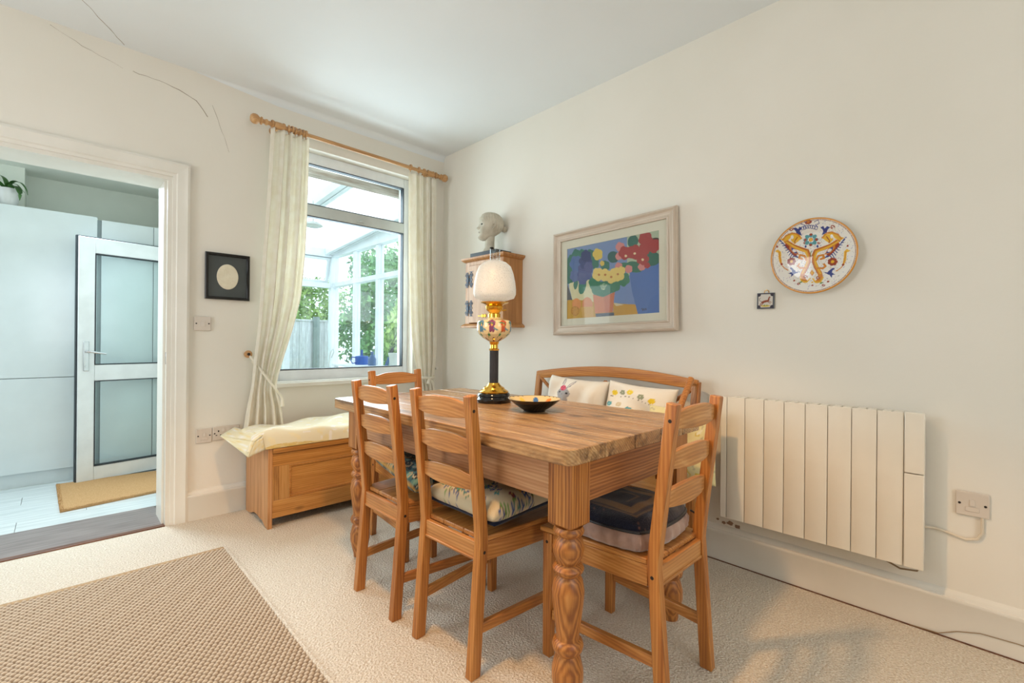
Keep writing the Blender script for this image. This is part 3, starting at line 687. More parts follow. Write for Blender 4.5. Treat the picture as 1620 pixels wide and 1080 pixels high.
# ---- cushions on the chairs
def P2(pts): return pts
im = Img(260, 260, (60, 104, 112))           # teal fish-scale print
for r in range(13):
    for k in range(11):
        x = (k+(.5 if r % 2 else 0))/10; y = r/12
        im.ell(x, y, .056, .05, [(34, 50, 62), (58, 110, 116), (92, 140, 140), (40, 44, 54)][(r*3+k) % 4]); im.ell(x, y+.012, .046, .036, [(206, 196, 170), (96, 150, 156), (44, 96, 110), (196, 176, 140)][(r+k*2) % 4]); im.ell(x, y+.018, .034, .026, [(44, 90, 104), (30, 52, 66), (120, 164, 160), (50, 60, 60)][(r*2+k) % 4])
m1 = np.maximum(np.abs(im.x-.5), np.abs(im.y-.5)) > .485; im.put(m1, (200, 160, 84))
c1 = pillow('cushion', .36, .36, .10, im, 'attrwool', seed=3, wr=.012)
c1.location = (-1.20, -1.56, .520); c1.rotation_euler = (R(13), R(3), R(2))
tag(c1, 'teal fish-scale patterned cushion with gold piping, tilted on a chair seat', 'cushion')

im = Img(320, 320, (206, 192, 160))           # crewel flowers on cream
rr = random.Random(11)
for k in range(30):
    x, y = rr.random(), rr.random(); a = rr.uniform(0, 6)
    pts = [(x+.034*q*math.cos(a+q*.25), y+.034*q*math.sin(a+q*.25)) for q in range(6)]
    im.line(pts, .009, [(70, 110, 70), (96, 84, 60), (70, 120, 130)][k % 3])
    for q in range(1, 6):
        px, py = pts[q]
        im.ell(px+.02, py+.015, .018, .008, [(60, 130, 110), (110, 150, 80), (40, 80, 140)][k % 3], rot=40+30*q)
        im.ell(px-.02, py-.012, .018, .008, [(60, 130, 110), (110, 150, 80), (40, 80, 140)][(k+1) % 3], rot=-30+30*q)
for k in range(26):
    x, y = rr.random(), rr.random(); c_ = [(30, 70, 140), (170, 84, 50), (130, 50, 56), (60, 150, 150), (226, 176, 90)][k % 5]
    for q in range(6): im.ell(x+.019*math.cos(q*1.047), y+.019*math.sin(q*1.047), .013, .010, c_, rot=q*60)
    im.ell(x, y, .009, .009, (226, 190, 100))
for q in range(9): im.ell(.17+.02*q, .42+.012*q+.02*(q % 2), .03, .011, (22, 62, 120), rot=70 if q % 2 else -40)
c2 = pillow('cushion', .395, .395, .11, im, 'attrcloth', seed=5, wr=.014)
c2.location = (-1.185, -2.01, .521); c2.rotation_euler = (R(0), R(-3), R(0))
tag(c2, 'cream cushion embroidered with blue and russet flowers on the nearer side chair', 'cushion')
im2 = Img(60, 60, (26, 30, 52))
cb = pillow('cushion_back', .376, .376, .06, im2, 'attrcloth', c2, seed=6, n=40); cb.location = (0, 0, -.027)

# boxed navy cushion with mauve velvet sides
im = Img(280, 280, (26, 28, 44))
d = np.maximum(np.abs(im.x-.5), np.abs(im.y-.5))
im.put((d < .36), (62, 46, 40)); im.put((d < .345) & (d > .325), (120, 88, 58)); im.put((d < .30), (136, 102, 62)); im.put(d < .19, (30, 28, 42)); im.put((d < .12) & (d > .10), (110, 80, 60))
for k in range(60):
    a = rr.uniform(0, 1); side = k % 4; q = rr.uniform(.40, .47); px, py = [(a, .5+q), (a, .5-q), (.5+q, a), (.5-q, a)][side]
    im.line([(px, py), (px+rr.uniform(-.03, .03), py+rr.uniform(-.03, .03))], .007, (104, 74, 66))
for k in range(28):
    for s_ in (0, 1, 2, 3):
        t_ = .15+k*.025; q = .352; px, py = [(t_, .5+q-.5*0), (t_, .5-q), (.5+q, t_), (.5-q, t_)][s_]
        if abs(t_-.5) < .345: im.ell(px, py-.0 if s_ > 1 else (.5+.338 if s_ == 0 else .5-.338), .006, .006, (30, 26, 30))
c3 = thing('cushion', 'thick navy tapestry cushion with mauve velvet sides on the near end chair', 'cushion', (-.972, -2.425, .4435))
n = 46; u = np.linspace(-1, 1, n); U, V = np.meshgrid(u, u); e = np.maximum(np.abs(U), np.abs(V))
rad = .178*(1-.04*(U**2)*(V**2)*4); X = U*rad; Y = V*rad
Zt = .062+.042*((1-U**4)*(1-V**4))**.4+.003*np.sin(U*9)*np.cos(V*7)
grid_obj('cushion_top', np.stack([X, Y, Zt], -1), im, np.stack([(U+1)/2, (V+1)/2], -1), 'attrwool', c3)
M['mauve'] = noise_mat('mauve_velvet', (150, 118, 104), (178, 146, 130), 20, .7, sc=(1, 1, 1), bump=.2, sheen=.6)
b = B(); nn = 200; per = []
for k in range(nn):
    t_ = k/nn*4; s_ = int(t_); f_ = t_-s_; x, y = [(-1+2*f_, -1), (1, -1+2*f_), (1-2*f_, 1), (-1, 1-2*f_)][s_]
    q = .178*(1-.04*x*x*y*y*4); per.append((x*q, y*q))
rings = []
for z, o_, am in ((.0, -.020, .0), (.004, -.004, .001), (.02, .007, .0035), (.04, .008, .0035), (.056, .002, .001), (.0625, -.0005, 0)):
    rings.append(b.ring([(x*(1+(o_+am*math.sin(k*.9+z*40))/.17), y*(1+(o_+am*math.sin(k*.9+z*40))/.17), z) for k, (x, y) in enumerate(per)]))
b.skin(rings, cap=False); b.bm.faces.new(rings[0][::-1]); b.done('cushion_side', 'mauve', c3, smooth=60)
b = B(); b.tube([(x*1.005, y*1.005, .063) for x, y in per]+[(per[0][0]*1.005, per[0][1]*1.005, .063)], .005, 8); b.done('piping', 'matblack', c3)
B().tube([(.155, -.165, .062), (.165, -.185, .05), (.158, -.20, .03), (.16, -.205, .006)], .0035, 6).done('tie', 'matblack', c3)
M['speck'] = None
im = Img(220, 220, (178, 170, 160))
for k in range(1100): im.ell(rr.random(), rr.random(), rr.uniform(.008, .02), rr.uniform(.004, .01), [(52, 48, 48), (120, 96, 80), (220, 214, 206)][k % 3], rot=rr.uniform(0, 180))
c4_ = pillow('cushion', .38, .36, .11, im, 'attrwool', seed=9, wr=.01); c4_.location = (-.972, -1.15, .505); c4_.rotation_euler = (R(4), 0, 0)
tag(c4_, 'speckled grey and brown woven cushion on the far end chair', 'cushion')

# ============================================================ OIL LAMP
la = thing('oil_lamp', 'tall brass oil lamp with floral font and etched white globe shade', 'lamp', (-.862, -1.625, TZ))
LM = lambda z: float(np.interp(z, [0, .054, .126, .3, .345, .466, .556, .742, .79], [0, .047, .094, .25, .292, .412, .487, .685, .742]))
def LP(p, k=1.): return [(r*k, LM(z)) for r, z in p]
b = B(); b.lathe(LP([(.001, 0), (.094, 0), (.098, .006), (.098, .018), (.092, .024), (.088, .027), (.086, .034), (.092, .038), (.088, .050), (.082, .054), (.001, .054)], .87), 48); b.done('plinth', 'black', la, smooth=40)
b = B(); b.lathe(LP([(.001, .054), (.070, .0545), (.072, .062), (.066, .070), (.054, .080), (.050, .092), (.040, .100), (.034, .108), (.028, .118), (.026, .126), (.001, .126)]), 48); b.done('foot', 'brass', la, smooth=30)
b = B(); b.lathe(LP([(.0215, .1255), (.0215, .300)]), 72, rf=lambda a, z: 1-.07*(1 if math.sin(a*12) > 0 else 0)); b.done('column', 'matblack', la, smooth=30)
b = B(); b.lathe(LP([(.001, .300), (.024, .3005), (.025, .308), (.019, .312), (.018, .330), (.021, .336), (.024, .345), (.001, .345)]), 40); b.done('collar', 'brass', la, smooth=30)
im = Img(720, 200, (224, 208, 164))
for k in range(9):
    cx_ = (k+.5)/9; c_ = [(196, 88, 44), (70, 120, 150), (130, 70, 110)][k % 3]
    im.line([(cx_-.05, .2), (cx_-.01, .45), (cx_+.02, .7), (cx_+.055, .85)], .006, (120, 136, 90))
    for q in range(5): im.ell(cx_+.020*math.cos(q*1.257+.3), .55+.14*math.sin(q*1.257+.3), .015, .085, c_)
    im.ell(cx_, .55, .008, .045, (226, 176, 80))
    for q in range(4): im.ell(cx_+.03*(1 if q % 2 else -1)+.006*q, .28+.15*q, .014, .04, [(70, 130, 90), (90, 140, 160)][q % 2], rot=30*q)
for cx_ in np.linspace(0, 1, 9): im.ell(cx_, .12, .018, .10, (110, 60, 70)); im.ell(cx_, .93, .02, .05, (150, 170, 130))
prof = [(.020, .345), (.034, .352), (.056, .365), (.076, .383), (.084, .400), (.0855, .420), (.084, .440), (.078, .449), (.058, .454), (.036, .460), (.028, .466)]
pr_ = np.array(prof); tt = np.linspace(0, 1, 60); rr_ = np.interp(tt, np.linspace(0, 1, len(prof)), pr_[:, 0]); zz_ = np.array([LM(q) for q in np.interp(tt, np.linspace(0, 1, len(prof)), pr_[:, 1])])
an = np.linspace(0, 2*PI, 180, endpoint=False); A_, T_ = np.meshgrid(an, tt)
lob = 1-.045*np.abs(np.cos(A_*4))**6*np.sin(np.pi*T_)
Pt = np.stack([rr_[:, None]*lob*np.cos(A_), rr_[:, None]*lob*np.sin(A_), np.repeat(zz_[:, None], 180, 1)], -1)
grid_obj('font', Pt, im, np.stack([A_/(2*PI), T_], -1), 'attrgloss', la, closed_u=True)
b = B(); b.lathe(LP([(.001, .464), (.030, .465), (.030, .485), (.026, .489), (.028, .495), (.036, .503), (.042, .512), (.044, .528), (.040, .534), (.046, .540), (.068, .549), (.070, .553), (.046, .551), (.034, .556), (.001, .556)]), 48, rf=lambda a, z: 1-.03*(1 if (math.sin(a*24) > 0 and .44 < z < .47) else 0)); b.done('burner', 'brass', la, smooth=35)
B().tube([(.035, -.01, .445), (.062, -.018, .45)], .003, 8).done('wick_knob', 'brass', la)
B().lathe(LP([(.04, .556), (.052, .560), (.095, .572), (.1035, .59), (.104, .612), (.100, .645), (.091, .685), (.078, .717), (.056, .735), (.036, .742)]), 56, cap=False).done('lamp_shade', 'shade', la, smooth=60)
B().lathe(LP([(.022, .556), (.034, .60), (.026, .66), (.0245, .70), (.0245, .790), (.0235, .790), (.0235, .70)]), 32, cap=False).done('chimney', 'chimney', la, smooth=60)

# ============================================================ BOWL
bo = thing('bowl', 'black lipped ceramic bowl painted yellow and orange inside, on the table', 'bowl', (-.925, -1.955, TZ))
im = Img(200, 200, (226, 204, 150))
for q in range(9): a = q*.7; im.ell(.5+.38*math.cos(a), .5+.38*math.sin(a), .075, .05, [(236, 130, 30), (60, 110, 170), (240, 200, 70), (90, 120, 70)][q % 4], rot=q*40)
im.ell(.5, .5, .12, .12, (240, 190, 60)); im.ell(.5, .5, .05, .05, (60, 100, 170)); im.put(np.hypot(im.x-.5, im.y-.5) > .485, (70, 40, 34))
def brf(a, t): 
    d = (a-R(105)+PI) % (2*PI)-PI; return 1+.10*t*math.exp(-(d/.22)**2)
prf = [(.045, 0), (.048, .006), (.062, .014), (.085, .030), (.105, .046), (.113, .054)]
b = B(); rings = []
for r, z in [(.001, .0)]+prf: rings.append(b.ring([(r*brf(2*PI*k/72, z/.054)*math.cos(2*PI*k/72), r*brf(2*PI*k/72, z/.054)*math.sin(2*PI*k/72), z) for k in range(72)]))
b.skin(rings, cap=False); b.done('bowl_shell', 'black', bo, smooth=60)
tt = np.linspace(0, 1, 40); an = np.linspace(0, 2*PI, 120, endpoint=False); Pm = np.zeros((40, 120, 3)); UV = np.zeros((40, 120, 2))
for i, t_ in enumerate(tt):
    r = .113*t_; z = .008+.046*t_**2.0
    for k, a in enumerate(an): q = brf(a, t_); Pm[i, k] = (r*q*math.cos(a), r*q*math.sin(a), z); UV[i, k] = (.5+.497*t_*math.cos(a), .5+.497*t_*math.sin(a))
grid_obj('painted_inside', Pm, im, UV, 'attrgloss', bo, closed_u=True)
# ============================================================ CURTAINS AND POLE
RY = -.10
po = thing('curtain_pole', 'pine curtain pole with ball finials above the window', 'curtain pole', (-.79, RY, 2.452))
TX = Matrix.Rotation(R(90), 4, 'Y')
B().tube([(-.685, 0, .004), (.685, 0, -.004)], .0135, 20).done('pole', 'rod', po, smooth=60)
for s in (-1, 1):
    T = Matrix.Translation((s*.68, 0, -s*.004)) @ Matrix.Rotation(R(90*s), 4, 'Y')
    b = B(); b.lathe([(.014, -.03), (.019, -.028), (.019, -.018), (.013, -.012), (.013, .002), (.024, .004), (.024, .010), (.016, .014), (.020, .020), (.029, .032), (.031, .045), (.028, .058), (.018, .068), (.001, .072)], 28, T=T); b.done('finial', 'rod', po, smooth=45)
    T2 = Matrix.Translation((s*.585, 0, -s*.004)) @ Matrix.Rotation(R(90*s), 4, 'Y')
    b = B(); b.lathe([(.0138, -.03), (.021, -.026), (.023, -.01), (.023, .01), (.021, .026), (.0138, .03)], 24, T=T2); b.tube([(s*.585, .01, 0), (s*.585, .0955, -.002)], [.013, .016], 16); b.tube([(s*.585, .0955, -.002), (s*.585, .0998, -.002)], .028, 20); b.done('bracket', 'rod', po, smooth=45)
def ringthing(x, i, side):
    o = B(); o.lathe([(.0165, -.005), (.0225, -.006), (.0245, 0), (.0225, .006), (.0165, .005), (.0165, -.005)], 24, cap=False, T=Matrix.Rotation(R(90), 4, 'Y'))
    o.tube([(0, 0, -.024), (0, 0, -.036)], .0025, 6)
    q = o.done('curtain_ring', 'rod', smooth=50, loc=(x, RY, 2.4545-(x+.79)*.006), rot=(0, 0, R(random.uniform(-14, 14))))
    tag(q, 'turned pine ring carrying the %s curtain' % side, 'ring', 'pine rings of the %s curtain' % side)
for i, x in enumerate([-1.412, -1.345, -1.312, -1.292, -1.272, -1.245, -1.222, -1.203]): ringthing(x, i, 'left')
for i, x in enumerate([-.395, -.318, -.268, -.232, -.182, -.155]): ringthing(x, i, 'right')
def curtain(name, label, rows, npl, seed, y0=-.095, amp=.028):
    """rows: (z, x_left, x_right, fold depth factor)"""
    r_ = np.random.default_rng(seed); z = np.linspace(rows[0][0], rows[-1][0], 150)
    zr = np.array([r[0] for r in rows])[::-1]; f = lambda k: np.interp(z[::-1], zr, np.array([r[k] for r in rows])[::-1])[::-1]
    xl, xr, am = f(1), f(2), f(3); ker = np.hanning(13); ker /= ker.sum()
    sm = lambda a: np.convolve(np.pad(a, 6, mode='edge'), ker, 'valid'); xl, xr, am = sm(xl), sm(xr), sm(am)
    u = np.linspace(0, 1, 260); ph = r_.uniform(0, 6, 4)
    uu = u+.018*np.sin(2*PI*u*2.3+ph[0])
    P = np.zeros((150, 260, 3))
    for i in range(150):
        t = i/149; w = np.sin(2*PI*npl*uu+ph[1]+.6*np.sin(t*3))+.35*np.sin(2*PI*npl*2.1*uu+ph[2]+t*2)
        w = np.sign(w)*np.abs(w)**.8
        P[i, :, 0] = xl[i]+(xr[i]-xl[i])*(u+.012*np.sin(2*PI*npl*uu+ph[3]))
        P[i, :, 1] = y0+w*amp*am[i]
        P[i, :, 2] = z[i]+(.006*np.sin(2*PI*npl*u) if i < 3 else 0)
    o = grid_obj(name, P, None, None, 'curtain'); m = o.modifiers.new('thickness', 'SOLIDIFY'); m.thickness = .0015
    return tag(o, label, 'curtain')
curtain('curtain', 'cream linen curtain tied back at the left of the window', [(2.43, -1.42, -1.19, .8), (2.30, -1.425, -1.192, .9), (1.9, -1.445, -1.20, 1), (1.63, -1.462, -1.21, 1), (1.35, -1.475, -1.235, 1), (1.15, -1.485, -1.282, 1), (.95, -1.505, -1.34, .85), (.80, -1.515, -1.378, .6), (.735, -1.525, -1.375, .6), (.66, -1.54, -1.35, .85), (.49, -1.562, -1.33, 1)], 4.2, 4, amp=.022)
curtain('curtain', 'cream linen curtain tied in at the right of the window', [(2.42, -.408, -.145, .8), (2.2, -.404, -.14, .9), (1.7, -.395, -.135, 1), (1.27, -.375, -.12, 1), (1.0, -.35, -.12, .9), (.85, -.315, -.135, .6), (.76, -.295, -.15, .5), (.66, -.28, -.13, .8), (.10, -.30, -.11, 1)], 4.2, 12, y0=-.09, amp=.020)
tbk = thing('curtain_tieback', 'cream rope tieback around the left curtain', 'tieback', (-1.52, 0, .95))
B().tube([(0, -.045, .028), (.03, -.10, -.03), (.08, -.145, -.12), (.13, -.15, -.19), (.160, -.125, -.225), (.150, -.06, -.20), (.10, -.045, -.14), (.02, -.040, -.01)], .007, 8).done('rope', 'curtain', tbk)
B().tube([(.158, -.13, -.22), (.170, -.135, -.25), (.172, -.135, -.30)], [.006, .009, .012], 8).done('tassel', 'curtain', tbk)
kn = thing('curtain_holdback', 'small brown turned holdback on the wall for the left tieback', 'holdback', (-1.525, 0, .985))
B().lathe([(.012, .0005), (.012, .02), (.009, .03), (.02, .038), (.024, .046), (.02, .055), (.001, .057)], 24, T=Matrix.Rotation(R(90), 4, 'X')).done('knob', 'rod', kn, smooth=50)
B().lathe([(.001, .0572), (.009, .0575), (.009, .059), (.001, .0592)], 16, T=Matrix.Rotation(R(90), 4, 'X')).done('screw_head', 'dark', kn)
tb2 = thing('curtain_tieback', 'cream fabric tieback around the right curtain', 'tieback', (-.22, 0, .78))
B().tube([(.10, -.04, .01), (.06, -.10, 0), (0, -.135, -.005), (-.07, -.125, 0), (-.095, -.08, .005), (-.06, -.045, .01), (.10, -.03, .01)], .012, 8).done('band', 'curtain', tb2)
b = B(); b.tube([(-.01, -.145, -.01), (-.03, -.152, -.05)], [.010, .015], 8); b.tube([(-.01, -.145, -.01), (.02, -.15, -.045)], [.010, .014], 8); b.done('bow', 'curtain', tb2)
tag(B().tube([(-.085, -.001, .845), (-.085, -.03, .845), (-.085, -.045, .85)], [.013, .009, .013], 12).done('tieback_hook', 'trim'), 'small cream hook on the wall beside the right curtain', 'hook')

# ============================================================ THINGS ON THE WINDOW WALL
pf = thing('picture', 'small black-framed cream oval medallion on dark mount, left of the window', 'picture', (-1.6335, 0, 1.464))
w, h_ = .1205, .142
def frame_ring(b, w, h, prof, axis):
    """mitred frame; prof: (inset, depth)"""
    rings = []
    for d, y in prof:
        pts = [(-w+d, -h+d), (w-d, -h+d), (w-d, h-d), (-w+d, h-d)]
        rings.append(b.ring([(x, -y, z) if axis == 'A' else (-y, x, z) for x, z in pts]))
    b.skin(rings, cap=False)
    for i in range(4):
        j = (i+1) % 4; 
        try: b.bm.faces.new((rings[-1][i], rings[-1][j], rings[0][j], rings[0][i]))
        except ValueError: pass
b = B(); frame_ring(b, w, h_, [(0, .001), (0, .020), (.003, .023), (.014, .023), (.017, .018), (.017, .006)], 'A'); b.done('frame', 'black', pf, smooth=30)
M['mount'] = plain('dark_grey_mount', (74, 80, 80), .12, var=3)
b = B(); b.box(-w+.0172, w-.0172, -.009, -.004, -h_+.0172, h_-.0172); b.done('mount', 'mount', pf)
b = B(); T = Matrix.Rotation(R(90), 4, 'X'); b.lathe([(.001, .0092), (1, .0092), (.96, .0125), (.001, .0135)], 48, T=Matrix.Diagonal((.059, 1, .078, 1)) @ T)
M['cream'] = noise_mat('cream_plaster_relief', (226, 216, 190), (234, 226, 202), 30, .5, bump=.5, bscale=35)
b.done('oval_medallion', 'cream', pf, smooth=40)
def plate2(name, label, cat, x0, x1, z0, z1, kind, wall='A', pos=0):
    cx_, cz_ = (x0+x1)/2, (z0+z1)/2; w, h = (x1-x0)/2, (z1-z0)/2
    t = thing(name, label, cat, (cx_, 0, cz_) if wall == 'A' else (0, -cx_, cz_), rz=0 if wall == 'A' else R(-90))
    # local: x along the wall, -y out of the wall
    box('face_plate', 'plastic', t, -w, w, -.010, -.0005, -h, h, bevel=.0035)
    def scr(x, z): B().tube([(x, -.0102, z), (x, -.0112, z)], .0042, 12).done('screw', 'dark', t)
    def rocker(x, z, ww=.011, hh=.0165): 
        B().prism([(-.0102, -hh), (-.014, -hh), (-.0115, hh), (-.0102, hh)], 0, x-ww, x+ww).done('rocker', 'plastic', t, bevel=.0008).location = (0, 0, z)
    if kind == 'switch': rocker(0, 0); scr(-w+.012, 0); scr(w-.012, 0)
    if kind == 'fused': rocker(0, .006, .007, .011); box('fuse_cover', 'plastic', t, -.018, .018, -.0125, -.0102, -.026, -.010, bevel=.001); scr(-w+.011, 0); scr(w-.011, 0)
    if kind == 'double':
        for sx in (-1, 1):
            rocker(sx*.016, .020, .006, .010)
            b = B(); b.box(sx*.043-.003, sx*.043+.003, -.0108, -.0101, .008, .018)
            for q in (-1, 1): b.box(sx*.043+q*.011-.004, sx*.043+q*.011+.004, -.0108, -.0101, -.014, -.009)
            b.done('socket_hole', 'dark', t)
        scr(-w+.009, 0); scr(w-.009, 0)
    return t
plate2('light_switch', 'white single light switch on the wall beside the doorway', 'switch', -1.807, -1.719, 1.128, 1.214, 'switch')
plate2('fused_switch', 'white fused switch low on the wall beside the doorway', 'switch', -1.792, -1.710, .452, .539, 'fused')
plate2('wall_socket', 'white double wall socket low beside the pine chest', 'socket', -1.705, -1.560, .458, .543, 'double')
sp = plate2('fused_switch', 'white fused switch on the wall right of the radiator', 'switch', 3.222, 3.311, .462, .549, 'fused', wall='B')
tag(B().tube([(-.009, -3.292, .463), (-.009, -3.292, .41), (-.009, -3.280, .385), (-.008, -3.25, .374), (-.007, -3.21, .384), (-.006, -3.17, .392), (-.02, -3.135, .392)], .0045, 8).done('radiator_cable', 'cable'), 'cream flex looping from the fused switch to the radiator', 'cable')
tag(B().tube([(-.0225, -3.10, .004), (-.0235, -3.18, .008), (-.0205, -3.23, .035), (-.0205, -3.29, .055), (-.0205, -3.38, .060), (-.0205, -3.6, .05)], .0018, 6).done('thin_cable', 'thin'), 'thin brown cable along the skirting at the right edge', 'cable')

# ============================================================ RADIATOR
ra = thing('radiator', 'cream slatted electric wall radiator with slim control column', 'radiator', (0, -2.795, .25))
y = -2.43+2.795
ys = [-.0005, ]
edges = [-2.436, -2.521, -2.601, -2.681, -2.761, -2.841, -2.921, -3.001, -3.084]
edges = [-2.436+(-3.084+2.436)*i/8 for i in range(9)]
zb, zt = .0, .575
b = B(); b.box(-.085, -.025, -3.140+2.795, -2.41+2.795, .012, .562); b.done('core', 'radiator', ra, bevel=.003)
sl = None
for i in range(8):
    w_ = (edges[0]-edges[1])
    if sl is None:
        b = B(); b.prism([(-.0855, -w_/2+.0012), (-.097, -w_/2+.0012), (-.0985, -w_/2+.004), (-.0985, w_/2-.004), (-.097, w_/2-.0012), (-.0855, w_/2-.0012)], 2, zb, zt)
        for s in (0, 1): b.box(-.09, -.03, -w_/2+.006+s*.034, -w_/2+.032+s*.034, zt-.010, zt+.001)
        sl = b.done('slat', 'radiator', ra, bevel=.001, smooth=30); sl.location = (0, (edges[i]+edges[i+1])/2+2.795, 0)
    else: copyobj(sl, ra, (0, (edges[i]+edges[i+1])/2+2.795, 0))
b = B(); b.box(-.0985, -.0855, -2.4345+2.795, -2.408+2.795, zb, zt); b.done('slat', 'radiator', ra, bevel=.002)
for z0, z1 in ((zb, .350), (.353, zt+.004)): box('control_panel', 'radiator', ra, -.104, -.0855, -3.143+2.795, -3.0855+2.795, z0, z1, bevel=.003)
b = B()
for k in range(5): b.box(-.080, -.035, -3.133+2.795+k*.010, -3.128+2.795+k*.010, .5622, .5628)
b.done('vent_slots', 'dark', ra)
for y in (-2.55, -2.99): box('bracket', 'radiator', ra, -.025, -.0005, y+2.795-.02, y+2.795+.02, .10, .50)
tag(B().tube([(-.05, -3.135, .262), (-.045, -3.12, .225), (-.04, -3.07, .215), (-.04, -3.02, .235), (-.045, -2.98, .262)], .0035, 8).done('hanging_cable', 'thin'), 'loop of flex hanging just below the radiator', 'cable')

# ============================================================ FRAMED STILL LIFE
Y0, Y1, Z0, Z1 = -1.289, -2.148, 1.134, 1.804
fp = thing('picture', 'large limed-wood framed still life of potted flowers on the right wall', 'picture', (-.012, (Y0+Y1)/2, (Z0+Z1)/2), rot=(R(-1.5), R(1.2), 0))
W_, H_ = (Y0-Y1)/2, (Z1-Z0)/2
prof = [(0, .0), (0, .020), (.004, .030), (.014, .034), (.020, .026), (.026, .022), (.046, .020), (.050, .024), (.058, .022), (.060, .010)]
for k in range(4):       # four mitred rails
    b = B(); hor = k % 2 == 0; s = 1 if k < 2 else -1; L = W_ if hor else H_; rings = []
    for e in (-1, 1):
        pts = []
        for d, dd in prof+[(.060, 0)]:
            a_ = e*(L-d); c_ = s*((H_ if hor else W_)-d)
            pts.append((-dd, a_, c_) if hor else (-dd, c_, a_))
        rings.append(b.ring(pts))
    b.skin(rings); b.done('frame_rail', 'limey' if hor else 'lime', fp, smooth=25)
M['mat'] = plain('cream_card_mount', (232, 228, 214), .8, var=2)
ay0_, ay1_, az0_, az1_ = .323, -.322, -.232, .222
b = B(); d = .0605
for (a0, a1, c0, c1_) in ((-W_+d, W_-d, az1_, H_-d), (-W_+d, W_-d, -H_+d, az0_), (-W_+d, ay1_, az0_, az1_), (ay0_, W_-d, az0_, az1_)): b.box(-.012, -.008, a0, a1, c0, c1_)
b.done('mount', 'mat', fp)
im = Img(640, 460, (124, 150, 196))
def q(x, y):    # from the sheet's drawn outline to 0..1
    u = (x-172)/680; t = 392-140*(x-170)/678; bt = 910-52*(x-180)/678; return (u, 1-(y-t)/(bt-t))
def pg(pts, c): im.poly([q(*p) for p in pts], c)
def bl(x, y, r, c, n=7, amp=.22, s=0):
    pts = [(x+r*(.86+amp*1.1*abs(math.sin(n*a/2+s)))*math.cos(a), y+r*(.86+amp*1.1*abs(math.sin(n*a/2+s)))*math.sin(a)*1.12) for a in [2*PI*k/70 for k in range(70)]]; pg(pts, c)
def ee(x, y, rx, ry, c, rot=0):
    c_, s_ = math.cos(R(rot)), math.sin(R(rot)); pg([(x+rx*math.cos(a)*c_-ry*math.sin(a)*s_, y+rx*math.cos(a)*s_+ry*math.sin(a)*c_) for a in [2*PI*k/40 for k in range(40)]], c)
pg([(600, 700), (600, 240), (860, 240), (860, 560)], (176, 192, 170)); pg([(420, 500), (420, 330), (640, 290), (640, 620)], (120, 146, 196))
pg([(540, 640), (700, 560), (700, 900), (540, 830)], (118, 146, 206))
pg([(165, 770), (400, 760), (400, 920), (165, 925)], (206, 160, 56)); pg([(540, 790), (720, 800), (760, 920), (380, 920), (400, 860), (540, 850)], (206, 156, 50)); pg([(540, 785), (620, 800), (560, 812)], (220, 206, 170))
pg([(170, 640), (215, 770), (170, 770)], (84, 88, 96))
pg([(175, 560), (390, 600), (390, 780), (300, 770), (215, 765), (190, 680)], (222, 216, 178))
pg([(655, 560), (860, 470), (860, 880), (715, 880), (672, 700)], (76, 116, 190))
# blue flowers with leaves
for x, y, r in ((250, 430, 38), (200, 520, 46), (190, 600, 44), (300, 420, 30), (365, 425, 34), (395, 490, 40), (480, 510, 36), (210, 470, 36)): bl(x, y, r, (52, 118, 108), 5, .15)
ee(245, 645, 18, 45, (62, 120, 110), 8); ee(300, 660, 30, 66, (62, 126, 112), 12)
for x, y, r, c in ((250, 500, 56, (86, 116, 176)), (235, 590, 40, (92, 112, 168)), (320, 560, 62, (74, 86, 146)), (325, 480, 52, (52, 70, 130)), (300, 610, 40, (88, 96, 152)), (330, 440, 42, (44, 60, 118)), (350, 520, 36, (82, 92, 150))): bl(x, y, r, c, 6, .18, x)
bl(422, 425, 40, (222, 196, 96), 5, .14); bl(457, 492, 18, (222, 196, 96), 5, .14)
# red flowers
ee(680, 330, 36, 48, (40, 108, 100), 12); ee(540, 445, 42, 44, (36, 96, 96)); ee(800, 460, 60, 55, (38, 104, 92)); ee(690, 520, 60, 40, (44, 112, 94), 20); ee(830, 350, 40, 45, (70, 54, 50)); ee(620, 520, 60, 34, (48, 120, 96))
for x, y, r in ((590, 370, 34), (580, 440, 26), (580, 515, 28), (650, 535, 28), (738, 520, 26)): bl(x, y, r, (214, 138, 140), 5, .12)
for x, y, r in ((625, 415, 46), (690, 410, 50), (765, 315, 48), (760, 385, 40), (815, 375, 40), (745, 460, 42), (775, 510, 20), (830, 340, 22)): bl(x, y, r, (168, 52, 58), 5, .16, y)
for x, y in ((630, 437), (692, 420), (745, 467)): ee(x, y, 9, 9, (232, 206, 168))
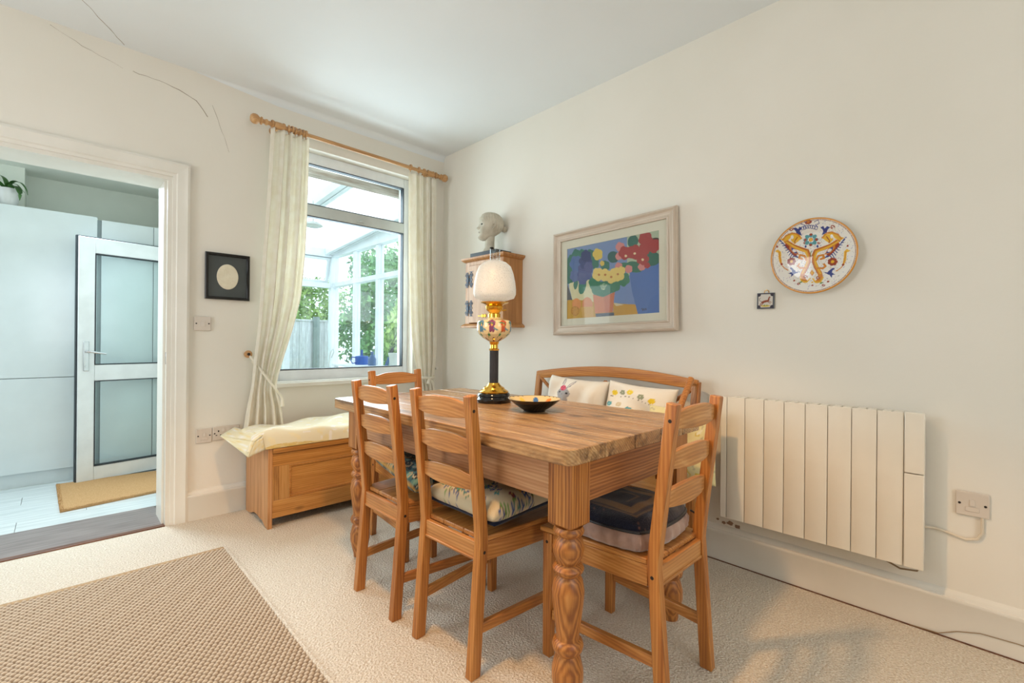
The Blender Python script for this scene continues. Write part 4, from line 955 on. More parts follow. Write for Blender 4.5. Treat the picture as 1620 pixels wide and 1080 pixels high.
# yellow primula in a terracotta pot
for x, y, r in ((400, 640, 50), (470, 690, 62), (540, 650, 56), (610, 610, 50), (420, 690, 46), (520, 600, 50)): bl(x, y, r, (56, 128, 102), 6, .12, x)
for x, y, r in ((425, 575, 46), (480, 580, 44), (525, 595, 44), (575, 575, 48), (600, 545, 28), (545, 560, 30)): bl(x, y, r, (234, 208, 122), 5, .13, x)
for x, y in ((432, 578), (480, 577), (525, 594), (573, 573)): ee(x, y, 9, 9, (190, 120, 60))
for k in range(6): pg([(440+k*10, 640+abs(k-3)*4), (443+k*10, 640+abs(k-3)*4), (456+k*4, 690), (453+k*4, 690)], (206, 222, 190))
pg([(385, 725), (465, 745), (552, 705), (535, 855), (402, 865)], (220, 134, 88)); pg([(470, 742), (552, 705), (535, 855), (480, 862)], (210, 118, 76))
pg([(405, 868), (545, 858), (548, 885), (408, 892)], (78, 84, 108)); ee(340, 800, 42, 54, (226, 150, 104)); ee(252, 800, 38, 44, (224, 148, 84)); ee(240, 850, 36, 36, (190, 130, 50)); ee(240, 850, 29, 29, (206, 152, 60)); pg([(290, 820), (390, 815), (390, 890), (300, 895)], (220, 174, 96))
for k in range(8): a = k*.785; pg([(240, 850), (240+30*math.cos(a), 850+30*math.sin(a)), (240+30*math.cos(a+.12), 850+30*math.sin(a+.12))], (170, 110, 40))
im.line([q(735, 835), q(742, 825), q(745, 845), q(752, 828), q(757, 842), q(765, 826), q(768, 840)], .006, (52, 66, 96))
U, V = np.meshgrid(np.linspace(0, 1, 300), np.linspace(0, 1, 216)); 
P = np.stack([np.full_like(U, -.0095), ay0_+(ay1_-ay0_)*U, az0_+(az1_-az0_)*V], -1)
grid_obj('painting', P, im, np.stack([U, V], -1), 'attrpaper', fp, smooth=False)
box('backing', 'mat', fp, -.007, -.003, -W_+.03, W_-.03, -H_+.03, H_-.03)
box('glazing', 'picglass', fp, -.0175, -.0155, -W_+.0605, W_-.0605, -H_+.0605, H_-.0605)

# ============================================================ WALL PLATE AND TILE
wp = thing('wall_plate', 'round painted maiolica wall plate with orange rim and winged scrolls', 'plate', (-.004, -2.768, 1.463))
im = Img(560, 560, (232, 228, 220))
def mp(x, y): v = y+.106*(x-691); return (.5+.5*(x-691)/432, .5-.5*(v-482)/372)
def L(pts, w, c): im.line([mp(*p) for p in pts], w, c)
def G(pts, c): im.poly([mp(*p) for p in pts], c)
def E_(x, y, rx, ry, c, rot=0): u, v = mp(x, y); im.ell(u, v, rx/864, ry/744, c, rot)
RD, BL_, OR, YL, GR, TL = (150, 58, 34), (46, 62, 132), (206, 130, 40), (226, 176, 48), (108, 140, 84), (80, 150, 156)
rr = random.Random(4)
for k in range(620):        # fine vermiculation of the ground
    a, r = rr.uniform(0, 2*PI), rr.uniform(.05, .455)**1; x, y = .5+r*math.cos(a), .5+r*math.sin(a)
    im.line([(x, y), (x+rr.uniform(-.014, .014), y+rr.uniform(-.014, .014))], .006, rr.choice([(190, 168, 184), (196, 188, 156), (166, 172, 198)]))
def curl(x, y, r, c, s=1, w=.012): L([(x+r*(1-t/7)*math.cos(s*t*1.0), y+r*(1-t/7)*math.sin(s*t*1.0)) for t in np.linspace(0, 5.6, 16)], w, c)
for sx in (-1, 1):
    X = lambda x: 676+sx*(x-676)
    F = lambda pts: [(X(x), y) for x, y in pts]
    # wings
    for k in range(10): L(F([(800+12*k, 500-9*k), (860+14*k, 478-17*k), (880+14.5*k, 520-24*k)]), .011, BL_)
    G(F([(820, 470), (880, 400), (935, 330), (945, 370), (900, 430), (850, 480)]), RD); G(F([(800, 470), (845, 400), (900, 360), (905, 400), (860, 450)]), OR); G(F([(815, 455), (850, 405), (885, 385), (880, 420), (850, 450)]), BL_); E_(X(852), 425, 22, 14, (226, 222, 220), 40*sx)
    # body scroll
    L(F([(935, 330), (860, 380), (780, 410), (720, 430), (700, 480), (705, 540), (725, 590), (760, 650), (770, 700), (740, 730)]), .052, OR)
    L(F([(925, 340), (855, 385), (775, 420), (728, 440), (712, 490), (718, 545), (740, 600), (765, 650)]), .022, YL)
    L(F([(940, 322), (860, 368), (775, 398), (708, 422), (686, 480), (690, 545), (705, 590), (735, 650)]), .007, RD)
    L(F([(725, 520), (745, 480), (790, 470), (800, 500), (770, 510)]), .026, OR); L(F([(740, 600), (790, 600), (815, 580), (800, 560)]), .024, OR); curl(X(738), 690, 20, RD, sx)
    L(F([(690, 705), (720, 740), (770, 735), (790, 690)]), .018, YL)
    # dragon head leaves
    G(F([(775, 300), (800, 260), (850, 245), (905, 255), (955, 300), (995, 310), (950, 335), (905, 315), (880, 290), (885, 320), (850, 360), (810, 330)]), YL); L(F([(780, 300), (820, 258), (870, 250), (930, 275), (965, 318)]), .018, OR); L(F([(820, 290), (850, 330), (845, 350)]), .010, RD); E_(X(870), 290, 14, 20, (232, 228, 220))
    G(F([(775, 275), (790, 230), (765, 200), (795, 190), (805, 215), (830, 195), (860, 205), (835, 225), (825, 250), (800, 265)]), BL_)
    # flowers and leaves
    for q_ in range(7): E_(X(880)+28*math.cos(q_*.9), 535+24*math.sin(q_*.9), 20, 16, RD)
    E_(X(880), 535, 16, 15, YL)
    G(F([(975, 560), (985, 500), (985, 440), (1015, 415), (1050, 435), (1015, 450), (1010, 520), (990, 570)]), YL); L(F([(985, 560), (1000, 480), (1005, 440)]), .010, OR); E_(X(980), 565, 12, 12, RD)
    L(F([(975, 580), (950, 605), (915, 625)]), .012, OR)
    G(F([(790, 635), (830, 640), (855, 615), (880, 595), (905, 600), (880, 620), (875, 640), (910, 660), (880, 665), (880, 695), (855, 665), (830, 655)]), BL_)
    curl(X(880), 208, 22, RD, -sx); curl(X(745), 350, 14, RD, sx); E_(X(735), 385, 10, 14, BL_); E_(X(1022), 387, 10, 10, RD); E_(X(845), 730, 12, 9, RD); curl(X(800), 765, 14, RD, sx); E_(X(780), 745, 18, 8, GR, 20)
for q_ in range(8): E_(668+52*math.cos(q_*.785), 318+44*math.sin(q_*.785), 24, 17, TL, -45*q_)
for a in (0, 1.57, 3.14, 4.71): E_(668+56*math.cos(a), 318+52*math.sin(a), 14, 13, RD)
E_(668, 318, 20, 19, OR); E_(668, 318, 14, 13, YL); G([(682, 614), (706, 646), (684, 678), (660, 648)], OR); G([(682, 626), (696, 646), (684, 666), (670, 648)], YL)
E_(650, 148, 36, 20, RD); E_(650, 146, 14, 8, OR)
for k in range(7): x = 590+22*k; L([(x+14*math.cos(t), 205-14*math.sin(k/6*PI)+16*math.sin(t)) for t in np.linspace(0, 6.3, 14)], .007, BL_)
for sx in (-1, 1): L([(668+sx*40, 150), (668+sx*80, 130), (668+sx*88, 165), (668+sx*50, 175), (668+sx*70, 195)], .007, BL_)
E_(688, 740, 10, 8, YL); E_(692, 772, 10, 7, RD); L([(676, 430), (668, 460), (676, 490)], .008, GR)
im.put(np.hypot(im.x-.5, im.y-.5) > .478, (212, 142, 46)); im.ringe(.5, .5, .470, .006, (150, 110, 90))
prof = [(.001, .028), (.05, .026), (.09, .024), (.105, .024), (.118, .030), (.150, .040), (.161, .043), (.1635, .041)]
t_ = np.linspace(0, 1, 110); pp = np.array(prof); rs = t_*.1635; zs = np.interp(rs, pp[:, 0], pp[:, 1]); an = np.linspace(0, 2*PI, 480, endpoint=False); A_, T_ = np.meshgrid(an, t_)
Y_ = -rs[:, None]*np.cos(A_); Z_ = rs[:, None]*np.sin(A_); P = np.stack([-np.repeat(zs[:, None], 480, 1), Y_, Z_], -1)
grid_obj('painted_face', P, im, np.stack([.5+.5*T_*np.cos(A_), .5+.5*T_*np.sin(A_)], -1), 'attrgloss', wp, closed_u=True)
TYm = Matrix.Rotation(R(-90), 4, 'Y')
B().lathe([(.001, .012), (.08, .012), (.085, .004), (.092, .004), (.096, .016), (.1495, .034), (.1625, .038), (.1638, .041)], 64, cap=False, T=TYm).done('plate_back', 'pot', wp, smooth=60)
ti = thing('wall_tile', 'small square tile painted with a leaping brown animal, below the round plate', 'tile', (-.001, -2.574, 1.281), rot=(R(1), 0, 0))
box('tile_body', 'mount', ti, -.010, -.0005, -.037, .037, -.037, .037, bevel=.0012)
im = Img(200, 200, (206, 200, 190)); D_ = (46, 40, 52)
im.put(np.maximum(np.abs(im.x-.5), np.abs(im.y-.5)) > .44, D_)
for a, b_ in ((0, 0), (0, 1), (1, 0), (1, 1)): im.ell(a*.84+.08, b_*.84+.08, .13, .13, D_)
BR = (136, 62, 26)
im.ell(.48, .46, .21, .075, BR, 14); im.ell(.34, .40, .09, .08, BR); im.poly([(.6, .48), (.68, .68), (.76, .62), (.7, .44)], BR); im.ell(.73, .70, .075, .04, BR, 30); im.line([(.72, .72), (.78, .80)], .02, BR); im.line([(.72, .70), (.72, .79)], .02, BR)
im.line([(.3, .42), (.2, .3), (.16, .2)], .045, BR); im.line([(.36, .4), (.30, .26), (.22, .2)], .045, BR); im.line([(.64, .46), (.78, .44), (.86, .38)], .035, BR); im.line([(.62, .44), (.72, .38), (.8, .3)], .035, BR)
im.line([(.27, .45), (.14, .52), (.12, .64), (.2, .7)], .025, (60, 50, 50)); im.ell(.5, .16, .28, .06, (206, 176, 60)); im.ell(.44, .2, .06, .05, (130, 150, 70)); im.ell(.6, .2, .05, .04, (130, 150, 70))
U, V = np.meshgrid(np.linspace(0, 1, 80), np.linspace(0, 1, 80)); grid_obj('tile_glaze', np.stack([np.full_like(U, -.0103), .035-.07*U, -.035+.07*V], -1), im, np.stack([U, V], -1), 'attrpaper', ti, smooth=False)
B().tube([(-.004, .008, .037), (-.004, .006, .047), (-.004, -.002, .051), (-.004, -.010, .047), (-.004, -.012, .037)], .0015, 6).done('hanging_loop', 'brass', ti)

# ============================================================ WALL CABINET
CA0, CA1, CAX = -.555, -.967, -.19
wc_ = thing('wall_cabinet', 'small pine wall cabinet with iron hinges, behind the lamp', 'cabinet', (0, (CA0+CA1)/2, 1.19))
hw_ = (CA0-CA1)/2; HC = .475
box('side_panel', 'cabs', wc_, CAX, -.001, -hw_, -hw_+.018, .02, HC); box('side_panel', 'cabs', wc_, CAX, -.001, hw_-.018, hw_, .02, HC)
box('back_panel', 'cabs', wc_, -.012, -.001, -hw_+.0185, hw_-.0185, .02, HC)
def mould(b, z, flip):
    pr2 = [(0, 0), (.010, .002), (.022, .012), (.026, .020), (.026, .032), (0, .032)]
    rings = []
    for o_, dz in [(0, 0), (.008, .002), (.020, .012), (.026, .018), (.026, .030)]:
        zz = z-dz if flip else z+dz
        rings.append(b.ring([(-.001, -hw_-o_, zz), (CAX-o_, -hw_-o_, zz), (CAX-o_, hw_+o_, zz), (-.001, hw_+o_, zz)]))
    b.skin(rings)
b = B(); mould(b, HC, False); b.done('cornice', 'cabs', wc_, smooth=30); b = B(); mould(b, .02, True); b.done('base_moulding', 'cabs', wc_, smooth=30)
b = B(); b.box(CAX, CAX+.018, -hw_+.0185, -hw_+.045, .02, HC); b.box(CAX, CAX+.018, hw_-.045, hw_-.0185, .02, HC); b.box(CAX, CAX+.018, -hw_+.0455, hw_-.0455, HC-.024, HC); b.done('face_frame', 'cabf', wc_)
dr = box('door', 'cabf', wc_, CAX-.006, CAX+.014, -hw_+.047, hw_-.047, .025, HC-.026, bevel=.003)
for z in (.345, .135):
    b = B()
    for sy in (0, 1):
        for (dy, dz, r) in ((0, .045, .012), (.0, .022, .010), (.012, .034, .009), (-.012, .034, .009), (0, 0, .014), (0, -.022, .010), (.012, -.034, .009), (-.012, -.034, .009), (0, -.046, .012)):
            y_ = hw_-.047+(.022 if sy == 0 else -.026)+dy; T = Matrix.Translation((CAX-.0072, y_, z+dz)) @ TYm
            b.lathe([(r*.45, -.001), (r, -.001), (r, .0015), (r*.45, .0015), (r*.45, -.001)], 14, cap=False, T=T)
        b.box(CAX-.0085, CAX-.0065, hw_-.047+(0 if sy == 0 else -.020), hw_-.047+(.020 if sy == 0 else 0), z-.016, z+.016)
    b.tube([(CAX-.010, hw_-.047, z-.03), (CAX-.010, hw_-.047, z+.03)], .004, 8); b.done('hinge', 'iron', dr)
for z in (.405, .075): box('strap', 'iron', dr, CAX-.0085, CAX-.0062, hw_-.095, hw_-.052, z-.0015, z+.0015)
b = B(); b.box(CAX-.009, CAX-.0062, -.03, .05, .070, .076)
for y_ in (.0, -.028): b.lathe([(.001, -.001), (.013, -.001), (.013, .003), (.001, .003)], 6, T=Matrix.Translation((CAX-.0075, y_, .073)) @ TYm)
b.done('latch', 'brass', dr)

# ============================================================ SCULPTED HEAD
hd_ = thing('sculpture', 'pale carved stone head of a girl on black block, on the cabinet', 'sculpture', (-.115, -.755, 1.19+HC+.0305), rz=0)
box('base_block', 'matblack', hd_, -.075, .075, -.135, .15, 0, .034, bevel=.002)
def ip(z, tab): t_ = sorted(tab); return np.interp(z, [q[0] for q in t_], [q[1] for q in t_])
zt_ = -.108+.216*(1-np.cos(np.linspace(0, PI, 120)))/2; ph_ = np.linspace(-PI, PI, 150, endpoint=False); A_, Zg = np.meshgrid(ph_, zt_)
k5 = np.hanning(9); k5 /= k5.sum(); smo = lambda a: np.convolve(np.pad(a, 4, mode='edge'), k5, 'valid')
xf = smo(ip(zt_, [(.108, .004), (.104, .026), (.095, .046), (.08, .064), (.06, .075), (.035, .0800), (.024, .0805), (.012, .076), (-.01, .0735), (-.03, .0735), (-.045, .076), (-.06, .0745), (-.070, .0725), (-.085, .0765), (-.095, .073), (-.102, .062), (-.108, .045)]))
xb = smo(ip(zt_, [(.108, -.004), (.104, -.034), (.095, -.056), (.08, -.078), (.05, -.094), (.02, -.098), (-.01, -.090), (-.035, -.070), (-.06, -.040), (-.08, -.012), (-.1, .018), (-.108, .04)]))
yw = smo(ip(zt_, [(.108, .004), (.104, .028), (.095, .044), (.08, .058), (.05, .0695), (.02, .071), (-.01, .067), (-.035, .060), (-.06, .050), (-.08, .037), (-.095, .026), (-.102, .017), (-.108, .004)]))
xc = np.where(zt_ > -.02, -.008, -.008+(zt_*-1-.02)*.5)[:, None]; ca, sa = np.cos(A_), np.sin(A_); e_ = 2/2.25
X = xc+np.where(ca > 0, (xf[:, None]-xc), (xc-xb[:, None]))*np.sign(ca)*np.abs(ca)**e_; Y = yw[:, None]*np.sign(sa)*np.abs(sa)**e_
fm = (ca > 0); ga = lambda y0, z0, sy, sz: np.exp(-((Y-y0)/sy)**2/2-((Zg-z0)/sz)**2/2)*fm
nose = ip(zt_, [(.03, 0), (.014, .003), (0, .010), (-.014, .018), (-.021, .0225), (-.027, .020), (-.033, .006), (-.038, 0), (-.108, 0), (.108, 0)])[:, None]; nose = nose*np.exp(-(Y/(.0085+.003*(Zg < -.01)))**2/2)*fm
X = X+nose+ga(-.010, -.026, .005, .006)*.004+ga(.010, -.026, .005, .006)*.004
X += ga(0, -.0455, .014, .0045)*.0045+ga(0, -.0585, .012, .005)*.0045-ga(0, -.0515, .018, .0018)*.004-ga(0, -.070, .014, .005)*.002+ga(0, -.088, .014, .010)*.003
for s_ in (-1, 1): X += ga(s_*.027, .024, .013, .005)*.003-ga(s_*.026, .007, .010, .008)*.0075+ga(s_*.026, .006, .008, .0045)*.0035+ga(s_*.036, -.022, .014, .014)*.004
line = .046-.004*np.cos(A_*9)-.055*np.clip((np.abs(A_)-1.15)/.5, 0, 1)-.045*np.clip((np.abs(A_)-1.9)/.5, 0, 1)
hm = 1/(1+np.exp(-(Zg-line)/.0022)); str_ = .0045+.0016*np.sin(A_*26+Zg*60)+.0012*np.sin(A_*43-Zg*40)
X += ca*hm*str_; Y += sa*hm*str_; Zg = Zg+hm*.001
P = np.stack([X, Y, Zg], -1)
T = Matrix.Translation((0, .018, .222)) @ Matrix.Rotation(R(152), 4, 'Z') @ Matrix.Rotation(R(-6), 4, 'Y')
Pw = np.array([[list(T @ Vector(p)) for p in row] for row in P])
hh = grid_obj('head', Pw, None, None, 'stone', hd_, closed_u=True)
def part(b, name, mat, **kw): 
    for v in b.bm.verts: v.co = T @ v.co
    return b.done(name, mat, hd_, **kw)
for s in (-1, 1):
    part(B().ball((.0665, s*.027, .0065), .007, .0125, .0058, 12), 'eye', 'dark')
    b = B(); b.tube([(-.006, s*.067, -.022), (-.002, s*.069, -.010), (-.004, s*.070, .004), (-.008, s*.073, .013), (-.016, s*.077, .016), (-.023, s*.078, .009), (-.023, s*.077, -.002), (-.017, s*.074, -.012), (-.011, s*.071, -.021), (-.006, s*.067, -.024)], [.003, .003, .0032, .0038, .0042, .0042, .004, .004, .005, .004], 10); b.ball((-.013, s*.066, -.002), .010, .0045, .015, 10); part(b, 'ear', 'stone', smooth=70)
b = B(); b.tube([(.0735, -.015, -.0505), (.0755, -.008, -.0515), (.0765, 0, -.0512), (.0755, .008, -.0515), (.0735, .015, -.0505)], [.0005, .0012, .0014, .0012, .0005], 8); part(b, 'mouth_line', 'dark')
b = B(); b.lathe([(.001, -.022), (.014, -.019), (.022, -.008), (.024, .004), (.018, .016), (.001, .021)], 28, rf=lambda a, z: 1+.05*math.sin(a*9+z*200), T=Matrix.Translation((-.108, 0, .006)) @ Matrix.Rotation(R(-80), 4, 'Y')); part(b, 'hair_bun', 'stone', smooth=70)
b = B(); rings = []
for z_, rx, ry, ox in ((.030, .058, .060, -.008), (.045, .046, .046, -.006), (.075, .036, .036, .000), (.11, .035, .034, .002), (.15, .038, .036, .0), (.185, .040, .038, .0)):
    rings.append(b.ring([(ox+rx*math.cos(2*PI*k/28), .018+ry*math.sin(2*PI*k/28), z_) for k in range(28)]))
b.skin(rings); b.done('neck', 'stone', hd_, smooth=60)
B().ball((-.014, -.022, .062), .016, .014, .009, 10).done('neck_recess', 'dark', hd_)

# ============================================================ PEW
pw_ = thing('wooden_bench', 'pine bench with curved back rail against the right wall, behind the table', 'bench', (-.30, -1.78, 0))
box('seat', 'py', pw_, -.27, .18, -.60, .57, .425, .45, bevel=.004)
box('rail', 'py', pw_, -.255, -.235, -.54, .52, .35, .4245); box('rail', 'py', pw_, .15, .17, -.54, .52, .35, .4245)
for x, z1 in ((-.24, .425),):
    for y in (-.565, .545): box('leg', 'pz', pw_, x-.022, x+.022, y-.022, y+.022, 0, z1-.0005, bevel=.003)
for y in (-.505, .553):
    b = B(); b.prism([(.14, 0), (.175, 0), (.17, .45), (.225, .885), (.195, .885), (.135, .45)], 1, y-.019, y+.019); b.done('leg', 'pz', pw_, bevel=.003, smooth=30)
b = B(); rings = []; n = 34
for k in range(n+1):
    s = -1+2*k/n; y = -.507+s*.0 + (.03)+s*.545+.0; y = .025+s*.540; top = .892+.046*math.cos(s*PI/2*1.0)-.004*s; hgt = .060-.012*abs(s)**4*(1 if abs(s) < .98 else 1.6); xo = .205+.018*(1-s*s)
    e = 1 if abs(s) < .985 else .55
    rings.append(b.ring([(xo-.012, y, top-hgt*e), (xo+.012, y, top-hgt*e), (xo+.016, y, top-hgt*.5), (xo+.012, y, top), (xo-.012, y, top), (xo-.016, y, top-hgt*.5)]))
b.skin(rings); b.done('back_rail', 'py', pw_, bevel=.004, smooth=40)
for y0, y1 in ((-.49, .03), (.03, .54)):
    for s in (0, 1):
        a, c_ = ((.165, y0, .47), (.20, y1, .85)) if s == 0 else ((.165, y1, .47), (.20, y0, .85)); B().tube([a, c_], .011, 10).done('cross_brace', 'pz', pw_)
b = B(); b.tube([(.16, -.500, .905), (.07, -.498, .80), (-.03, -.495, .66), (-.05, -.495, .452)], [.015, .015, .015, .014], 12); b.done('arm_post', 'pz', pw_, smooth=60)

im = Img(340, 300, (238, 232, 218))           # appliqued rabbit
G_ = (162, 162, 164)
im.ell(.36, .50, .135, .145, G_); im.poly([(.28, .42), (.45, .42), (.47, .2), (.27, .2)], G_)
for x, y, rot in ((.31, .78, 6), (.485, .745, -24)): im.ell(x, y, .028, .125, (140, 136, 140), rot); im.ell(x, y, .014, .10, (222, 212, 204), rot)
im.ell(.345, .635, .075, .075, (206, 64, 96))
for q_ in range(7): im.ell(.345+.045*math.cos(q_*.9), .635+.045*math.sin(q_*.9), .026, .026, [(224, 96, 120), (190, 50, 84)][q_ % 2])
im.ell(.275, .525, .02, .024, (44, 40, 44)); im.ell(.445, .50, .022, .026, (44, 40, 44)); im.line([(.36, .49), (.355, .455)], .010, (50, 46, 50)); im.line([(.325, .44), (.39, .435)], .009, (60, 54, 58))
def squash(im, o, s_):
    v = np.clip((1-(np.arange(im.h)+.5)/im.h-o)/s_, 0, .999); im.a = im.a[((1-v)*im.h).astype(int).clip(0, im.h-1)]
squash(im, .44, .60)
p1 = pillow('cushion', .44, .40, .12, im, 'attrcloth', seed=21, wr=.022, n=80)
tag(p1, 'white cushion with an appliqued grey rabbit, on the bench behind the table', 'cushion')
im = Img(360, 300, (238, 232, 218))           # felt flowers on two hills
im.line([(.02, .60), (.2, .62), (.4, .66), (.6, .60), (.8, .52), (.9, .47)], .006, (120, 110, 90)); im.line([(.02, .32), (.2, .34), (.4, .33), (.6, .24), (.74, .16)], .006, (120, 110, 90))
im.poly([(.02, .31), (.2, .33), (.4, .31), (.5, .26), (.3, .18), (.02, .18)], (226, 230, 232))
for x, y, c_ in ((.13, .70, (232, 204, 60)), (.28, .73, (150, 156, 128)), (.42, .76, (232, 206, 64)), (.60, .69, (150, 156, 128)), (.77, .62, (228, 196, 50)), (.09, .42, (96, 168, 178)), (.27, .44, (214, 196, 160)), (.46, .36, (84, 160, 172)), (.66, .30, (222, 204, 170))):
    for q_ in range(6): im.ell(x+.030*math.cos(q_*1.05), y+.034*math.sin(q_*1.05), .024, .03, c_)
squash(im, .42, .60)
p2 = pillow('cushion', .41, .40, .12, im, 'attrcloth', seed=25, wr=.022, n=80)
tag(p2, 'white cushion with rows of yellow and blue felt flowers, on the bench behind the table', 'cushion')
def stand(o, y, x, z, lean, roll=0, yaw=0):
    # pillow x axis -> -y world, pillow y axis -> up, normal -> -x
    Mx = Matrix(((0, 0, -1), (-1, 0, 0), (0, 1, 0))).to_4x4()
    o.matrix_world = Matrix.Translation((x, y, z)) @ Matrix.Rotation(R(yaw), 4, 'Z') @ Matrix.Rotation(R(lean), 4, 'Y') @ Mx @ Matrix.Rotation(R(roll), 4, 'Z')
stand(p1, -1.590, -.195, .672, 15, -2); stand(p2, -2.010, -.205, .665, 15, -3)
im = Img(160, 160, (232, 222, 168))
for k in range(90): im.ell(rr.random(), rr.random(), rr.uniform(.02, .06), rr.uniform(.01, .03), [(220, 196, 90), (238, 232, 200), (200, 190, 150)][k % 3], rot=rr.uniform(0, 180))
p3 = pillow('cushion', .34, .34, .10, im, 'attrcloth', seed=31, wr=.012)
tag(p3, 'pale yellow floral cushion at the right end of the wall bench', 'cushion'); stand(p3, -2.30, -.29, .612, 12, 3)

# ============================================================ CHEST BENCH
BX0, BX1, BY0, BY1 = -1.527, -.56, -.46, -.03
cb_ = thing('blanket_chest', 'panelled pine blanket chest below the window', 'chest', (BX0, BY0, 0))
L_, D2, HT = BX1-BX0, BY1-BY0, .475
ptsx = [(0, 0), (.06, .006), (.11, .028), (.14, .024), (.20, .034), (.27, .030), (.32, .012), (.36, .004), (D2, 0), (D2, HT), (0, HT)]
b = B(); b.prism(ptsx, 0, 0, .024); b.done('end_panel', 'by', cb_, smooth=0, bevel=.0015)
b = B(); b.prism(ptsx, 0, L_-.024, L_); b.done('end_panel', 'by', cb_, smooth=0, bevel=.0015)
fx0, fx1 = .0245, L_-.0245
box('bottom_rail', 'bx', cb_, fx0, fx1, .004, .026, .055, .155, bevel=.002); box('top_rail', 'bx', cb_, fx0, fx1, .004, .026, .350, .425, bevel=.002)
for x0, x1 in ((fx0, .115), ((fx0+fx1)/2+.20, fx1)): box('stile', 'bz', cb_, x0, x1, .0045, .026, .1555, .3495, bevel=.0015)
px0, px1 = .1155, (fx0+fx1)/2+.1995
b = B()
for k, (d, y) in enumerate(((0, .006), (.009, .010), (.016, .014))):
    pass
rings = [b.ring([(px0+d, y, .1555+d), (px1-d, y, .1555+d), (px1-d, y, .3495-d), (px0+d, y, .3495-d)]) for d, y in ((0, .0045), (.003, .002), (.007, .006), (.010, .003), (.014, .010), (.018, .014))]
b.skin(rings, cap=False); b.done('panel_moulding', 'bx', cb_, smooth=20)
box('panel', 'bx', cb_, px0+.0005, px1-.0005, .014, .024, .156, .349)
box('lid', 'bx', cb_, .0245, L_-.0245, -.010, D2-.002, .428, .458, bevel=.004)
# seat pad with folded valance corners
pad = thing('seat_pad', 'pale yellow and white floral seat pad on the pine chest', 'seat pad', (BX0+.42, -.26, .459))
nu, nv = 320, 110; u = np.linspace(0, 1, nu); v = np.linspace(0, 1, nv); U, V = np.meshgrid(u, v)
rr2 = np.random.default_rng(2)
Lp, Dp = 1.08, .40
Xp = -.53+Lp*U; Yp = -.215+Dp*V
ed = np.minimum(np.minimum(U*Lp/.05, 1), np.minimum(V*Dp/.05, (1-V)*Dp/.05)); ed = np.clip(ed, 0, 1)
Zp = .012+.078*np.sin(ed*PI/2)**.6+.012*np.sin(U*9+V*3)+.008*np.sin(U*23-V*9)*ed
droop = np.clip((.14-U)/.14, 0, 1); Zp = Zp-.035*droop**1.5; Zp = np.where(Zp < .002, .002, Zp)
Zp -= (U < .001)*0
im = Img(700, 260, (240, 234, 206))
for k in range(260):
    x, y = rr.random(), rr.random(); im.ell(x, y, rr.uniform(.006, .014), rr.uniform(.015, .04), [(244, 234, 196), (248, 246, 238), (242, 232, 190), (248, 246, 240)][k % 4], rot=rr.uniform(0, 180))
ims = Img(900, 100, (232, 206, 132))
for k in range(520):
    x, y = rr.random(), rr.random(); ims.ell(x, y, rr.uniform(.002, .008), rr.uniform(.02, .10), [(226, 190, 104), (244, 236, 204), (238, 220, 164)][k % 3], rot=rr.uniform(-70, 70))
P = np.stack([Xp, Yp, Zp], -1); Pb = P.copy(); Pb[..., 2] = .001+np.zeros_like(Zp); Pb[..., 2] = np.where(U*Lp < .10, np.minimum(.001, Zp-.012-.02*0), .001)
grid_obj('pad_top', P, im, np.stack([U, V], -1), 'attrcloth', pad)
per = [(i, 0) for i in range(nu)]+[(nu-1, j) for j in range(1, nv)]+[(i, nv-1) for i in range(nu-2, -1, -1)]+[(0, j) for j in range(nv-2, 0, -1)]
rng2 = []; UVr = []
for lv in range(14):
    row = []; uvr = []
    for (i, j) in per:
        p = P[j, i].copy(); t = lv/13; p[2] = p[2]*(1-t)+.0015*t
        row.append(p); uvr.append((len(row)/len(per), 1-t))
    rng2.append(row); UVr.append(uvr)
grid_obj('pad_side', np.array(rng2), ims, np.array(UVr), 'attrcloth', pad, closed_u=True)
im3 = Img(80, 80, (238, 230, 196))
for k in range(40): im3.ell(rr.random(), rr.random(), .05, .04, [(236, 216, 150), (246, 244, 234)][k % 2])
def flap(name, pts, nseg=8):
    a, b_, c_, d_ = [np.array(p, float) for p in pts]; U_, V_ = np.meshgrid(np.linspace(0, 1, nseg), np.linspace(0, 1, nseg))
    Q = a*(1-U_[..., None])*(1-V_[..., None])+b_*U_[..., None]*(1-V_[..., None])+c_*U_[..., None]*V_[..., None]+d_*(1-U_[..., None])*V_[..., None]
    o = grid_obj(name, Q, im3, np.stack([U_, V_], -1), 'attrcloth', pad); m = o.modifiers.new('t', 'SOLIDIFY'); m.thickness = .003; return o
# folded envelope corner hanging off the chest's left end (local coordinates)
ox, oy = BX0+.42, -.26
tip = (-1.632-ox, -.478-oy, .432-.459); back = (-1.70-ox, -.17-oy, .512-.459); topf = (-1.60-ox, -.475-oy, .512-.459); ctr = (-1.66-ox, -.33-oy, .545-.459)
flap('end_flap', [topf, tip, back, back]); flap('end_flap', [tip, (-1.545-ox, -.475-oy, .462-.459), (-1.56-ox, -.478-oy, .535-.459), topf]); flap('end_top', [topf, back, (-1.60-ox, -.06-oy, .535-.459), (-1.56-ox, -.470-oy, .542-.459)]) ; flap('end_underside', [tip, back, (-1.532-ox, -.06-oy, .472-.459), (-1.532-ox, -.46-oy, .470-.459)])

